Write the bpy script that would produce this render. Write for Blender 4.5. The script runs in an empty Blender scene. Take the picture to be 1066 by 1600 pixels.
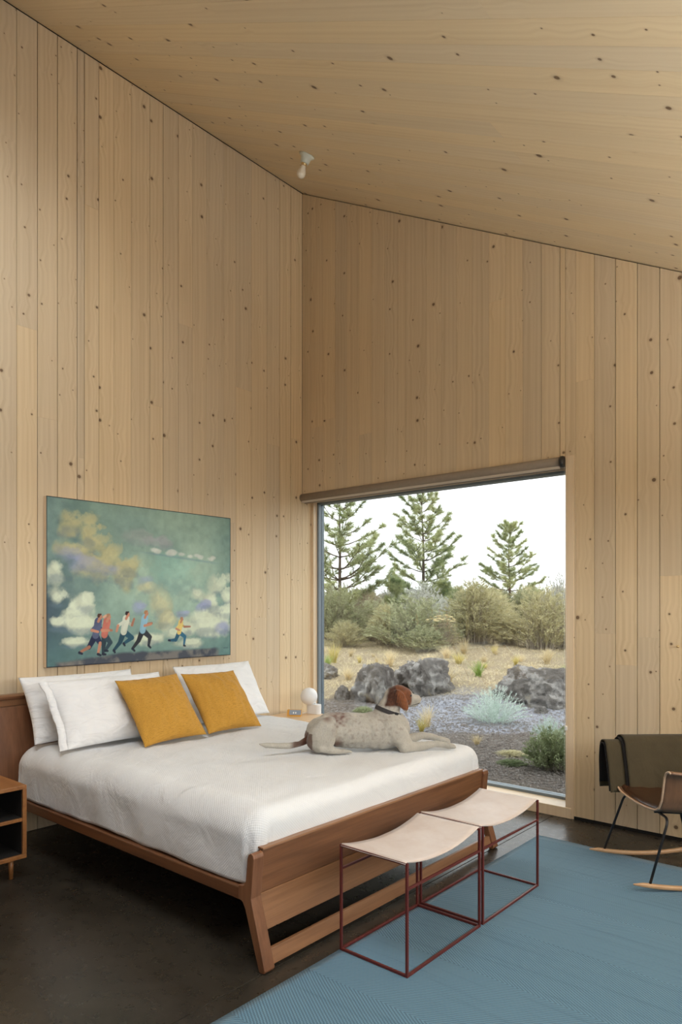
import bpy, bmesh, math, random
import numpy as np
from mathutils import Vector, Matrix, noise as mnoise
S = bpy.context.scene
COL = S.collection
random.seed(7)
RNG = np.random.default_rng(7)
# ------------------------------------------------------------------ camera
CAMX, CAMY, CAMZ = 4.5735, -4.7625, 1.5
FW = Vector((-.6514, .7588, 0)); RT = Vector((.7588, .6514, 0))
cam = bpy.data.cameras.new('camera'); camo = bpy.data.objects.new('camera', cam); COL.objects.link(camo)
camo.matrix_world = Matrix(((RT.x, 0, -FW.x, CAMX), (RT.y, 0, -FW.y, CAMY), (0, 1, 0, CAMZ), (0, 0, 0, 1)))
cam.sensor_fit = 'VERTICAL'; cam.sensor_height = 36.0
cam.lens = 36.0 * 1086 / 1600
cam.shift_y = (800 - 946) / 1600.0 * -1.0
cam.clip_start = .05; cam.clip_end = 600
S.camera = camo
# ------------------------------------------------------------------ world, light, exposure
S.view_settings.view_transform = 'Standard'; S.view_settings.look = 'None'
S.view_settings.gamma = 1; S.view_settings.use_curve_mapping = False
S.view_settings.exposure = 1.22
W = bpy.data.worlds.new('overcast_sky'); S.world = W; W.use_nodes = True
wt = W.node_tree; wt.nodes.clear()
wo = wt.nodes.new('ShaderNodeOutputWorld'); wb = wt.nodes.new('ShaderNodeBackground')
wc = wt.nodes.new('ShaderNodeTexCoord'); wn = wt.nodes.new('ShaderNodeTexNoise'); wr = wt.nodes.new('ShaderNodeValToRGB')
wn.inputs['Scale'].default_value = 2.2; wn.inputs['Detail'].default_value = 5
wr.color_ramp.elements[0].position = .3; wr.color_ramp.elements[0].color = (.88, .92, .96, 1)
wr.color_ramp.elements[1].position = .7; wr.color_ramp.elements[1].color = (1, 1, 1, 1)
wt.links.new(wc.outputs['Generated'], wn.inputs['Vector']); wt.links.new(wn.outputs['Fac'], wr.inputs['Fac'])
wt.links.new(wr.outputs['Color'], wb.inputs['Color']); wt.links.new(wb.outputs[0], wo.inputs[0])
wb.inputs['Strength'].default_value = 4.2
def portal(name, loc, rot, sx, sy):
    l = bpy.data.lights.new(name, 'AREA'); l.shape = 'RECTANGLE'; l.size = sx; l.size_y = sy; l.cycles.is_portal = True
    o = bpy.data.objects.new(name, l); COL.objects.link(o); o.location = loc; o.rotation_euler = rot
H = math.pi / 2
portal('daylight_portal', (1.3, .29, 1.28), (-H, 0, 0), 2.5, 2.4)
portal('fill_skylight_portal', (2.4, -3.85, 5.41 - .535 * 2.4 + .30), (0, math.atan(.535), 0), 2.25, 1.3)
portal('daylight_portal', (5.72, -3.1, 1.8), (0, H, 0), .9, 5.8)
# ------------------------------------------------------------------ node helpers
def newmat(name):
    m = bpy.data.materials.new(name); m.use_nodes = True; t = m.node_tree; t.nodes.clear()
    out = t.nodes.new('ShaderNodeOutputMaterial'); b = t.nodes.new('ShaderNodeBsdfPrincipled')
    t.links.new(b.outputs[0], out.inputs[0]); return m, t, b, out
class N:
    def __init__(s, t): s.t = t
    def node(s, ty, **kw):
        n = s.t.nodes.new(ty)
        for k, v in kw.items(): setattr(n, k, v)
        return n
    def link(s, a, b): s.t.links.new(a, b)
    def put(s, sock, v):
        if isinstance(v, bpy.types.NodeSocket): s.t.links.new(v, sock)
        elif v is not None: sock.default_value = v
    def math(s, op, a, b=0.0, c=None, clamp=False):
        n = s.node('ShaderNodeMath', operation=op, use_clamp=clamp); s.put(n.inputs[0], a); s.put(n.inputs[1], b)
        if c is not None: s.put(n.inputs[2], c)
        return n.outputs[0]
    def vmath(s, op, a, b=None):
        n = s.node('ShaderNodeVectorMath', operation=op); s.put(n.inputs[0], a); s.put(n.inputs[1], b)
        return n.outputs['Value'] if op in ('DOT_PRODUCT', 'LENGTH', 'DISTANCE') else n.outputs[0]
    def coord(s, k='Object'): return s.node('ShaderNodeTexCoord').outputs[k]
    def mapping(s, v, sc=(1, 1, 1), rot=(0, 0, 0), loc=(0, 0, 0)):
        n = s.node('ShaderNodeMapping'); s.put(n.inputs[0], v); n.inputs['Scale'].default_value = sc; n.inputs['Rotation'].default_value = rot; n.inputs['Location'].default_value = loc
        return n.outputs[0]
    def noise(s, v, sc, det=3, rough=.5, dist=0):
        n = s.node('ShaderNodeTexNoise'); s.put(n.inputs['Vector'], v); n.inputs['Scale'].default_value = sc; n.inputs['Detail'].default_value = det; n.inputs['Roughness'].default_value = rough; n.inputs['Distortion'].default_value = dist
        return n.outputs['Fac']
    def mix(s, f, a, b, bt='MIX'):
        n = s.node('ShaderNodeMix', data_type='RGBA', blend_type=bt); s.put(n.inputs[0], f); s.put(n.inputs[6], a if not isinstance(a, tuple) else c4(a)); s.put(n.inputs[7], b if not isinstance(b, tuple) else c4(b))
        return n.outputs[2]
    def smooth(s, v, lo, hi, a=0.0, b=1.0):
        n = s.node('ShaderNodeMapRange', interpolation_type='SMOOTHSTEP'); s.put(n.inputs[0], v); s.put(n.inputs[1], lo); s.put(n.inputs[2], hi); n.inputs[3].default_value = a; n.inputs[4].default_value = b
        return n.outputs[0]
    def bump(s, h, st, dist, bsdf, normal=None):
        n = s.node('ShaderNodeBump'); s.put(n.inputs['Height'], h); n.inputs['Strength'].default_value = st; n.inputs['Distance'].default_value = dist
        if normal is not None: s.put(n.inputs['Normal'], normal)
        s.link(n.outputs[0], bsdf.inputs['Normal']); return n.outputs[0]
    def rand(s): return s.node('ShaderNodeObjectInfo').outputs['Random']
    def combine(s, x, y, z):
        n = s.node('ShaderNodeCombineXYZ'); s.put(n.inputs[0], x); s.put(n.inputs[1], y); s.put(n.inputs[2], z); return n.outputs[0]
    def sep(s, v):
        n = s.node('ShaderNodeSeparateXYZ'); s.put(n.inputs[0], v); return n.outputs
def c4(c): return (c[0], c[1], c[2], 1)
MAT = {}
def simple(name, col, rough=.5, metal=0, var=0.0, vscale=8, bump=0.0, bscale=60, coat=0.0, spec=None):
    m, t, b, o = newmat(name); n = N(t); b.inputs['Roughness'].default_value = rough; b.inputs['Metallic'].default_value = metal
    if spec is not None: b.inputs['Specular IOR Level'].default_value = spec
    if coat: b.inputs['Coat Weight'].default_value = coat; b.inputs['Coat Roughness'].default_value = .15
    co = n.coord()
    f = n.noise(co, vscale, 4)
    lo = tuple(x * (1 - var) for x in col); hi = tuple(min(1, x * (1 + var)) for x in col)
    n.link(n.mix(f, lo, hi), b.inputs['Base Color'])
    if bump: n.bump(n.noise(co, bscale, 4), bump, .01, b)
    MAT[name] = m; return m
def board_wood(name, light, dark, knotk=1.0, tone=.16, rough=.55, thr=.42):
    """pine lamella: local x across the board, local z along it"""
    m, t, b, o = newmat(name); n = N(t); p = n.coord(); r = n.rand()
    v = n.vmath('ADD', p, n.combine(n.math('MULTIPLY', r, 31.), n.math('MULTIPLY', r, 17.), n.math('MULTIPLY', r, 53.)))
    s = n.sep(v)
    flat = n.combine(s[0], 0.0, s[2])
    # knots
    kv = n.node('ShaderNodeTexVoronoi', voronoi_dimensions='2D', feature='F1'); kv.inputs['Scale'].default_value = 1; kv.inputs['Randomness'].default_value = 1
    wob = n.noise(flat, 30., 2)
    n.link(n.combine(n.math('MULTIPLY', s[0], 7.0), n.math('MULTIPLY', s[2], 4.6), 0.0), kv.inputs['Vector'])
    # distance in metres (roughly): local offset of the cell point
    off = n.vmath('SUBTRACT', n.combine(n.math('MULTIPLY', s[0], 7.0), n.math('MULTIPLY', s[2], 4.6), 0.0), kv.outputs['Position'])
    offm = n.vmath('MULTIPLY', off, (1 / 7.0, 1 / 4.6, 0))
    d = n.math('ADD', n.vmath('LENGTH', offm), n.math('MULTIPLY', n.math('SUBTRACT', wob, .5), .006))
    kc = n.sep(kv.outputs['Color'])
    rad = n.math('ADD', n.math('MULTIPLY', n.math('POWER', kc[0], 3.0), .010 * knotk), .0042)
    has = n.math('GREATER_THAN', kc[1], thr)
    q = n.math('DIVIDE', d, rad)
    knot = n.math('MULTIPLY', n.smooth(q, 1.15, .55), has)
    halo = n.math('MULTIPLY', n.smooth(q, 2.3, .8), has)
    # grain, pulled around the knots
    bend = n.math('MULTIPLY', n.math('MULTIPLY', n.smooth(d, .09, .0), has), .02)
    gx = n.math('ADD', s[0], bend)
    g1 = n.noise(n.combine(n.math('MULTIPLY', gx, 150.), 0.0, n.math('MULTIPLY', s[2], 3.0)), 1.0, 4, .6)
    wv = n.node('ShaderNodeTexWave', wave_type='BANDS', bands_direction='X'); wv.inputs['Scale'].default_value = 9; wv.inputs['Distortion'].default_value = 5.5; wv.inputs['Detail'].default_value = 2.5; wv.inputs['Detail Scale'].default_value = .8
    n.link(n.combine(gx, 0.0, n.math('MULTIPLY', s[2], .11)), wv.inputs['Vector'])
    streak = n.noise(n.combine(n.math('MULTIPLY', gx, 38.), 0.0, n.math('MULTIPLY', s[2], .45)), 1.0, 3, .55)
    fac = n.math('ADD', n.math('ADD', n.math('MULTIPLY', g1, .42), n.math('MULTIPLY', wv.outputs['Fac'], .22)), n.math('MULTIPLY', n.smooth(streak, .35, .75), .45))
    base = n.mix(fac, light, dark)
    big = n.noise(n.combine(n.math('MULTIPLY', s[0], 3.), 0.0, n.math('MULTIPLY', s[2], .7)), 1.0, 2)
    tn = n.math('ADD', n.math('MULTIPLY', n.math('SUBTRACT', r, .5), tone), n.math('MULTIPLY', n.math('SUBTRACT', big, .5), .16))
    hs = n.node('ShaderNodeHueSaturation'); n.link(n.math('ADD', tn, 1.0), hs.inputs['Value']); n.link(base, hs.inputs['Color'])
    n.link(n.math('ADD', n.math('MULTIPLY', n.math('SUBTRACT', r, .5), .15), 1.0), hs.inputs['Saturation'])
    c1 = n.mix(n.math('MULTIPLY', halo, .22), hs.outputs[0], (.30, .17, .08))
    ring = n.math('ABSOLUTE', n.math('SINE', n.math('MULTIPLY', q, 6.)))
    kcol = n.mix(ring, (.055, .03, .017), (.16, .085, .045))
    c2 = n.mix(n.math('MULTIPLY', knot, .88), c1, kcol)
    n.link(c2, b.inputs['Base Color']); b.inputs['Roughness'].default_value = rough; b.inputs['Specular IOR Level'].default_value = .3
    n.bump(n.math('SUBTRACT', g1, knot), .12, .002, b)
    MAT[name] = m; return m
board_wood('pine_wall', (.765, .618, .418), (.615, .465, .288), 1.15, .15)
board_wood('pine_ceiling', (.82, .69, .48), (.72, .58, .385), 1.7, .07, .55, .60)
def fine_wood(name, light, dark, rough=.38, axis='X', gs=1.0, coat=.15):
    m, t, b, o = newmat(name); n = N(t); p = n.coord(); r = n.rand()
    v = n.vmath('ADD', p, n.combine(n.math('MULTIPLY', r, 11.), n.math('MULTIPLY', r, 7.), n.math('MULTIPLY', r, 5.)))
    sc = {'X': (2.5, 70, 70), 'Y': (70, 2.5, 70), 'Z': (70, 70, 2.5)}[axis]; sc = tuple(q * gs for q in sc)
    g = n.noise(n.mapping(v, sc), 1.0, 5, .62, .3)
    sc2 = {'X': (.8, 14, 14), 'Y': (14, .8, 14), 'Z': (14, 14, .8)}[axis]
    g2 = n.noise(n.mapping(v, sc2), 1.0, 3, .5, .8)
    f = n.math('ADD', n.math('MULTIPLY', g, .5), n.math('MULTIPLY', g2, .6))
    n.link(n.mix(n.smooth(f, .25, .8), dark, light), b.inputs['Base Color'])
    b.inputs['Roughness'].default_value = rough; b.inputs['Coat Weight'].default_value = coat; b.inputs['Coat Roughness'].default_value = .3
    n.bump(g, .08, .002, b); MAT[name] = m; return m
fine_wood('walnut_y', (0.26, 0.115, 0.05), (0.105, 0.042, 0.018), axis='Y')
fine_wood('walnut_y_light', (0.33, 0.165, 0.08), (0.165, 0.072, 0.032), axis='Y')
fine_wood('walnut_x', (0.2, 0.082, 0.035), (0.085, 0.033, 0.014), axis='X')
fine_wood('walnut_z', (0.26, 0.115, 0.055), (0.135, 0.055, 0.025), axis='Z')
fine_wood('cherry_x', (0.36, 0.155, 0.05), (0.22, 0.085, 0.025), axis='X')
fine_wood('oak_x', (.78, .58, .36), (.66, .44, .25), axis='Y')
fine_wood('beech', (.62, .38, .20), (.50, .28, .14), axis='X')
fine_wood('ply_walnut', (.22, .115, .06), (.13, .062, .03), axis='Z')
fine_wood('ply_edge', (.68, .48, .32), (.52, .34, .22), axis='X')
fine_wood('frame_pine', (.84, .68, .48), (.72, .54, .35), axis='Z')
simple('black_steel', (.012, .012, .014), .38, 0, .2)
simple('red_steel', (.115, .022, .018), .42, 0, .15, spec=.4)
simple('grey_metal', (.20, .24, .27), .45, .2, .08)
simple('white_ceramic', (.80, .80, .80), .4, 0, .02)
simple('porcelain', (.62, .66, .60), .35, 0, .05)
simple('frosted_bulb', (.78, .72, .60), .3, 0, .03)
simple('black_plastic', (.02, .02, .022), .35)
simple('white_plastic', (.85, .85, .83), .4)
simple('blind_fabric', (.30, .25, .20), .7, 0, .12, 30)
simple('blind_rail', (.60, .54, .46), .5, 0, .06)
simple('brass', (.75, .55, .28), .3, .9)
simple('clock_yellow', (.72, .36, .05), .5)
simple('clock_face', (.22, .27, .34), .3)
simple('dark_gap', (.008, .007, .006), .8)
simple('leather_brown', (.062, .027, .013), .25, 0, .25, 6, .1, 200, .25)
def leather_seat():
    m, t, b, o = newmat('saddle_leather'); n = N(t); p = n.coord()
    f = n.noise(p, 5, 5, .6, .4); f2 = n.noise(p, 60, 3)
    c = n.mix(n.smooth(f, .35, .7), (.67, .60, .555), (.585, .49, .435)); c = n.mix(n.math('MULTIPLY', f2, .18), c, (.46, .30, .21))
    n.link(c, b.inputs['Base Color']); b.inputs['Roughness'].default_value = .42; n.bump(f2, .06, .002, b); MAT['saddle_leather'] = m
leather_seat()
def concrete():
    m, t, b, o = newmat('polished_concrete'); n = N(t); p = n.coord()
    f = n.noise(p, 1.3, 6, .62, .6); f2 = n.noise(p, 14, 5, .7); sp = n.noise(p, 130, 2)
    c = n.mix(n.smooth(f, .3, .7), (.022, .018, .013), (.046, .039, .030)); c = n.mix(n.math('MULTIPLY', n.smooth(f2, .45, .75), .4), c, (.060, .052, .042))
    c = n.mix(n.math('MULTIPLY', n.math('GREATER_THAN', sp, .74), .25), c, (.26, .24, .21))
    n.link(c, b.inputs['Base Color']); n.link(n.smooth(f2, .2, .8, .24, .34), b.inputs['Roughness']); b.inputs['Specular IOR Level'].default_value = .38; MAT['concrete'] = m
concrete()
def rug_mat():
    m, t, b, o = newmat('blue_twill'); n = N(t); p = n.coord(); s = n.sep(p)
    # bands run along x; the twill turns round from band to band
    warp = n.math('MULTIPLY', n.math('SUBTRACT', n.noise(p, 2.0, 2), .5), .02)
    yb = n.math('ADD', s[1], warp)
    band = n.math('SUBTRACT', n.math('MULTIPLY', n.math('PINGPONG', n.math('ADD', yb, 9.0), .42), 2.0), .42)
    k = 520.
    diag = n.math('ADD', n.math('MULTIPLY', s[0], k * .55), n.math('MULTIPLY', band, k * .45))
    tw = n.math('ADD', n.math('MULTIPLY', n.math('SINE', diag), .5), .5)
    rib = n.math('ADD', n.math('MULTIPLY', n.math('SINE', n.math('MULTIPLY', s[1], 700.)), .5), .5)
    streak = n.noise(n.mapping(p, (1.6, 34, 1)), 1.0, 3, .6)
    pat = n.math('ADD', n.math('MULTIPLY', tw, .7), n.math('MULTIPLY', rib, .18))
    col = n.mix(n.smooth(pat, .15, .75), (.020, .062, .108), (.088, .205, .305))
    far_sheen = n.smooth(n.math('ADD', yb, n.math('MULTIPLY', streak, .12)), -1.62, -1.38)  # sheen on the far part, painted as a paler weave
    col = n.mix(n.math('MULTIPLY', far_sheen, .30), col, (.23, .39, .50))
    col = n.mix(n.math('MULTIPLY', n.smooth(streak, .5, .75), .28), col, (.03, .085, .13))
    n.link(col, b.inputs['Base Color']); b.inputs['Roughness'].default_value = .85; b.inputs['Specular IOR Level'].default_value = .15
    b.inputs['Sheen Weight'].default_value = .15
    n.bump(pat, .5, .003, b); MAT['rug'] = m
rug_mat()
def waffle():
    m, t, b, o = newmat('white_waffle'); n = N(t); uv = n.coord('UV'); s = n.sep(uv); k = 2 * math.pi / .014
    a = n.math('SINE', n.math('MULTIPLY', s[0], k)); c = n.math('SINE', n.math('MULTIPLY', s[1], k))
    h = n.math('MULTIPLY', a, c)
    wr = n.noise(n.mapping(uv, (3, 2, 1)), 2.2, 4, .55, .6)
    n.link(n.mix(n.smooth(h, -.9, .9), (.735, .75, .765), (.775, .79, .805)), b.inputs['Base Color']); b.inputs['Roughness'].default_value = .9; b.inputs['Specular IOR Level'].default_value = .1
    bm1 = n.node('ShaderNodeBump'); bm1.inputs['Strength'].default_value = .5; bm1.inputs['Distance'].default_value = .03; n.link(wr, bm1.inputs['Height'])
    n.bump(h, .28, .002, b, bm1.outputs[0]); MAT['waffle'] = m
waffle()
def cloth(name, col, weave=900., var=.1, wr=.25, rough=.9, slub=0.0):
    m, t, b, o = newmat(name); n = N(t); p = n.coord(); s = n.sep(p)
    w = n.math('MULTIPLY', n.math('SINE', n.math('MULTIPLY', s[0], weave)), n.math('SINE', n.math('MULTIPLY', s[1], weave)))
    f = n.noise(p, 7, 4)
    c = n.mix(f, tuple(x * (1 - var) for x in col), tuple(min(1, x * (1 + var)) for x in col))
    if slub:
        sl = n.noise(n.mapping(p, (30, 320, 320)), 1.0, 3, .6); c = n.mix(n.math('MULTIPLY', n.smooth(sl, .45, .7), slub), c, tuple(x * .42 for x in col))
        h = sl
    else: h = w
    n.link(c, b.inputs['Base Color']); b.inputs['Roughness'].default_value = rough; b.inputs['Specular IOR Level'].default_value = .12; b.inputs['Sheen Weight'].default_value = .1
    b1 = n.node('ShaderNodeBump'); b1.inputs['Strength'].default_value = wr; b1.inputs['Distance'].default_value = .03; n.link(n.noise(n.mapping(p, (4, 9, 4), (0, 0, .5)), 1.6, 3, .5, 1.2), b1.inputs['Height'])
    n.bump(h, .25, .002, b, b1.outputs[0]); MAT[name] = m
cloth('white_cotton', (.85, .85, .85), 900, .02, .6)
cloth('mustard_linen', (.54, .285, .05), 900, .10, .3, .9, .55)
cloth('olive_wool', (.072, .057, .033), 500, .25, .2, 1.0, .2)
cloth('shade_wool', (.016, .014, .013), 500, .2, .2, 1.0)  # near-black cloth carries the shade inside and between the blanket folds
cloth('collar_web', (.055, .05, .05), 2500, .2, .1, .7)
def attr_mat(name, rough=.6, bump=0, bscale=120, canvas=False):
    m, t, b, o = newmat(name); n = N(t); a = n.node('ShaderNodeAttribute', attribute_name='Col')
    n.link(a.outputs['Color'], b.inputs['Base Color']); b.inputs['Roughness'].default_value = rough; b.inputs['Specular IOR Level'].default_value = .25
    p = n.coord()
    if bump: n.bump(n.noise(p, bscale, 4, .6), bump, .004, b)
    MAT[name] = m
attr_mat('oil_paint', .5, .25, 90)
def fur_mat():
    m, t, b, o = newmat('dog_fur'); n = N(t); a = n.node('ShaderNodeAttribute', attribute_name='Col'); p = n.coord()
    f = n.noise(n.mapping(p, (60, 160, 90)), 1.0, 4, .65, .4)
    c = n.mix(n.math('MULTIPLY', n.smooth(f, .35, .75), .22), a.outputs['Color'], (.16, .13, .10))
    n.link(c, b.inputs['Base Color']); b.inputs['Roughness'].default_value = .85; b.inputs['Specular IOR Level'].default_value = .2; b.inputs['Sheen Weight'].default_value = .2
    n.bump(f, .45, .006, b); MAT['fur'] = m
fur_mat()
def glass_mat(name, tint, refl):
    m, t, b, o = newmat(name); n = N(t); t.nodes.remove(b)
    tr = n.node('ShaderNodeBsdfTransparent'); tr.inputs[0].default_value = c4(tint)
    gl = n.node('ShaderNodeBsdfGlossy'); gl.inputs['Roughness'].default_value = .0; gl.inputs['Color'].default_value = (.9, .95, 1, 1)
    fr = n.node('ShaderNodeFresnel'); fr.inputs['IOR'].default_value = 1.5
    mx = n.node('ShaderNodeMixShader'); front = n.math('SUBTRACT', 1.0, n.node('ShaderNodeNewGeometry').outputs['Backfacing'])
    n.link(n.math('MULTIPLY', n.math('MULTIPLY', fr.outputs[0], refl), front, clamp=True), mx.inputs[0]); n.link(tr.outputs[0], mx.inputs[1]); n.link(gl.outputs[0], mx.inputs[2])
    n.link(mx.outputs[0], o.inputs[0]); MAT[name] = m
glass_mat('tinted_glass', (.46, .468, .465), 1.0)
glass_mat('clear_glass', (.96, .97, .97), 1.0)
# outdoors
def ground_mat():
    m, t, b, o = newmat('high_desert_ground'); n = N(t); p = n.coord()
    D = n.math('ADD', n.vmath('DOT_PRODUCT', p, (FW.x, FW.y, 0)), -(CAMX * FW.x + CAMY * FW.y))
    R = n.vmath('DOT_PRODUCT', p, (RT.x, RT.y, 0))
    wob = n.math('MULTIPLY', n.math('SUBTRACT', n.noise(p, .9, 4), .5), 1.2)
    Dw = n.math('ADD', D, wob)
    st = n.noise(p, 26, 4, .7); st2 = n.node('ShaderNodeTexVoronoi'); st2.inputs['Scale'].default_value = 34; n.link(p, st2.inputs['Vector'])
    peb = n.sep(st2.outputs['Color'])
    gravel = n.mix(peb[0], (.075, .06, .05), (.22, .185, .155)); gravel = n.mix(n.math('MULTIPLY', n.math('GREATER_THAN', peb[1], .9), .7), gravel, (.36, .34, .32))
    path = n.mix(peb[0], (.19, .195, .225), (.37, .375, .41))  # path gravel, with the pane's bluish reflection mixed into its colour
    straw = n.mix(n.noise(n.mapping(p, (5, 5, 1)), 3.0, 5, .7), (.22, .175, .115), (.43, .36, .25))
    straw = n.mix(n.math('MULTIPLY', n.smooth(n.noise(p, .8, 3), .55, .7), .6), straw, (.24, .215, .11))
    c = n.mix(n.math('MULTIPLY', n.smooth(Dw, 8.5, 8.8), n.smooth(R, .35, 1.3)), gravel, path)
    c = n.mix(n.smooth(Dw, 10.4, 11.4), c, straw)
    n.link(c, b.inputs['Base Color']); b.inputs['Roughness'].default_value = .95; b.inputs['Specular IOR Level'].default_value = .1
    n.bump(n.math('ADD', n.math('MULTIPLY', st, .3), n.math('MULTIPLY', st2.outputs['Distance'], 1.0)), .8, .012, b); MAT['ground'] = m
ground_mat()
def rock_mat():
    m, t, b, o = newmat('lava_rock'); n = N(t); p = n.coord()
    f = n.noise(p, 4, 6, .7, .4); f2 = n.noise(p, 22, 5, .7); vz = n.sep(n.node('ShaderNodeNewGeometry').outputs['Normal'])
    c = n.mix(f2, (.075, .064, .055), (.25, .225, .20)); c = n.mix(n.math('MULTIPLY', n.smooth(f, .47, .62), .8), c, (.50, .475, .44))
    c = n.mix(n.math('MULTIPLY', n.smooth(n.noise(p, 7, 3), .62, .7), .5), c, (.30, .25, .15))
    n.link(c, b.inputs['Base Color']); b.inputs['Roughness'].default_value = .95; n.bump(n.math('ADD', n.math('MULTIPLY', f, .4), f2), 1.0, .035, b); MAT['rock'] = m
rock_mat()
def leaf_mat(name, c0, c1, trans=.35):
    m, t, b, o = newmat(name); n = N(t); p = n.coord(); r = n.rand()
    f = n.noise(p, 14, 3, .6); f = n.math('ADD', f, n.math('MULTIPLY', n.math('SUBTRACT', r, .5), .35), clamp=True)
    c = n.mix(n.smooth(f, .25, .75), c0, c1); n.link(c, b.inputs['Base Color']); b.inputs['Roughness'].default_value = .8; b.inputs['Specular IOR Level'].default_value = .15
    tl = n.node('ShaderNodeBsdfTranslucent'); n.link(c, tl.inputs[0]); mx = n.node('ShaderNodeMixShader'); mx.inputs[0].default_value = trans
    n.link(b.outputs[0], mx.inputs[1]); n.link(tl.outputs[0], mx.inputs[2]); n.link(mx.outputs[0], o.inputs[0]); MAT[name] = m
leaf_mat('sage_green', (0.32, 0.34, 0.19), (0.62, 0.62, 0.4))
leaf_mat('sage_yellow', (0.46, 0.43, 0.24), (0.78, 0.72, 0.46))
leaf_mat('sage_grey', (0.42, 0.42, 0.37), (0.68, 0.68, 0.62))
leaf_mat('brush_brown', (0.32, 0.25, 0.18), (0.54, 0.44, 0.32))
leaf_mat('flower_cream', (.62, .50, .26), (.85, .75, .48))
leaf_mat('silver_leaf', (0.55, 0.65, 0.57), (0.8, 0.88, 0.81))
leaf_mat('dark_shrub', (0.2, 0.26, 0.12), (0.46, 0.5, 0.29))
leaf_mat('grass_green', (0.26, 0.4, 0.1), (0.55, 0.6, 0.24))
leaf_mat('grass_straw', (0.62, 0.52, 0.32), (0.84, 0.73, 0.5))
leaf_mat('grass_yellow', (0.6, 0.52, 0.18), (0.78, 0.68, 0.34))
leaf_mat('pine_needle', (0.27, 0.33, 0.15), (0.60, 0.62, 0.34))
simple('pine_bark', (.12, .085, .065), .9, 0, .4, 12, .6, 30)
simple('twig_grey', (.36, .31, .25), .9, 0, .3, 12)
simple('lamp_metal', (.6, .58, .55), .4, .6)
simple('bounce_concrete', (.55, .53, .50), .8, 0, .1)
simple('twig', (.16, .125, .10), .9, 0, .3, 12)
simple('gravel_stone', (.24, .21, .185), .9, 0, .65, 40)
# ------------------------------------------------------------------ mesh helpers
def origin_of(o):
    v = Vector((0, 0, 0))
    while o is not None: v += o.location; o = o.parent
    return v
def mk(name, verts, faces, mat, parent=None, smooth=False, origin=None):
    """verts in world space; the object is put at origin (default: its parent's)"""
    po = origin_of(parent) if parent else Vector((0, 0, 0))
    og = Vector(origin) if origin is not None else po
    me = bpy.data.meshes.new(name); me.from_pydata(np.array([tuple(v) for v in verts], dtype=float) - np.array(og), [], faces)
    if smooth: me.polygons.foreach_set('use_smooth', [True] * len(me.polygons))
    if mat: me.materials.append(MAT[mat])
    me.update()
    return link(name, me, parent, og - po)
def link(name, me, parent=None, loc=(0, 0, 0)):
    o = bpy.data.objects.new(name, me); COL.objects.link(o); o.parent = parent; o.location = loc; return o
def bm_obj(name, bm, mat, parent=None, smooth=False, origin=None):
    bm.verts.ensure_lookup_table(); bm.verts.index_update()
    vs = [v.co.copy() for v in bm.verts]; fs = [[v.index for v in f.verts] for f in bm.faces]; bm.free()
    return mk(name, vs, fs, mat, parent, smooth, origin)
def tag(o, label=None, cat=None, group=None, kind=None):
    if label: o['label'] = label
    if cat: o['category'] = cat
    if group: o['group'] = group
    if kind: o['kind'] = kind
    return o
def thing(name, loc, label, cat, group=None):
    o = bpy.data.objects.new(name, None); COL.objects.link(o); o.location = loc; o.empty_display_size = .1
    return tag(o, label, cat, group)
def copy_tree(o, parent=None):
    c = o.copy(); COL.objects.link(c); c.parent = parent
    for ch in list(o.children): copy_tree(ch, c)
    return c
def bevel_bm(bm, w, seg=2):
    if w > 0: bmesh.ops.bevel(bm, geom=list(bm.edges), offset=w, segments=seg, affect='EDGES', profile=.5)
def box_bm(x0, x1, y0, y1, z0, z1, bev=0.0, seg=2, bm=None):
    b = bmesh.new()
    vs = [b.verts.new(p) for p in ((x0, y0, z0), (x1, y0, z0), (x1, y1, z0), (x0, y1, z0), (x0, y0, z1), (x1, y0, z1), (x1, y1, z1), (x0, y1, z1))]
    for f in ((0, 3, 2, 1), (4, 5, 6, 7), (0, 1, 5, 4), (1, 2, 6, 5), (2, 3, 7, 6), (3, 0, 4, 7)): b.faces.new([vs[i] for i in f])
    bevel_bm(b, bev, seg); return b
def box(name, x0, x1, y0, y1, z0, z1, mat, parent=None, bev=0.0, origin=None):
    return bm_obj(name, box_bm(x0, x1, y0, y1, z0, z1, bev), mat, parent, False, origin)
def prism(name, poly, axis, a0, a1, mat, parent=None, bev=0.0, origin=None):
    """poly: (u,v); axis y -> (u=x, v=z); axis x -> (u=y, v=z); axis z -> (u=x, v=y)"""
    P = {'y': lambda u, v, a: (u, a, v), 'x': lambda u, v, a: (a, u, v), 'z': lambda u, v, a: (u, v, a)}[axis]
    b = bmesh.new(); A = [b.verts.new(P(u, v, a0)) for u, v in poly]; B = [b.verts.new(P(u, v, a1)) for u, v in poly]; k = len(poly)
    b.faces.new(A); b.faces.new(B[::-1])
    for i in range(k): b.faces.new((A[i], B[i], B[(i + 1) % k], A[(i + 1) % k]))
    bmesh.ops.recalc_face_normals(b, faces=b.faces); bevel_bm(b, bev); return bm_obj(name, b, mat, parent, False, origin)
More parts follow.
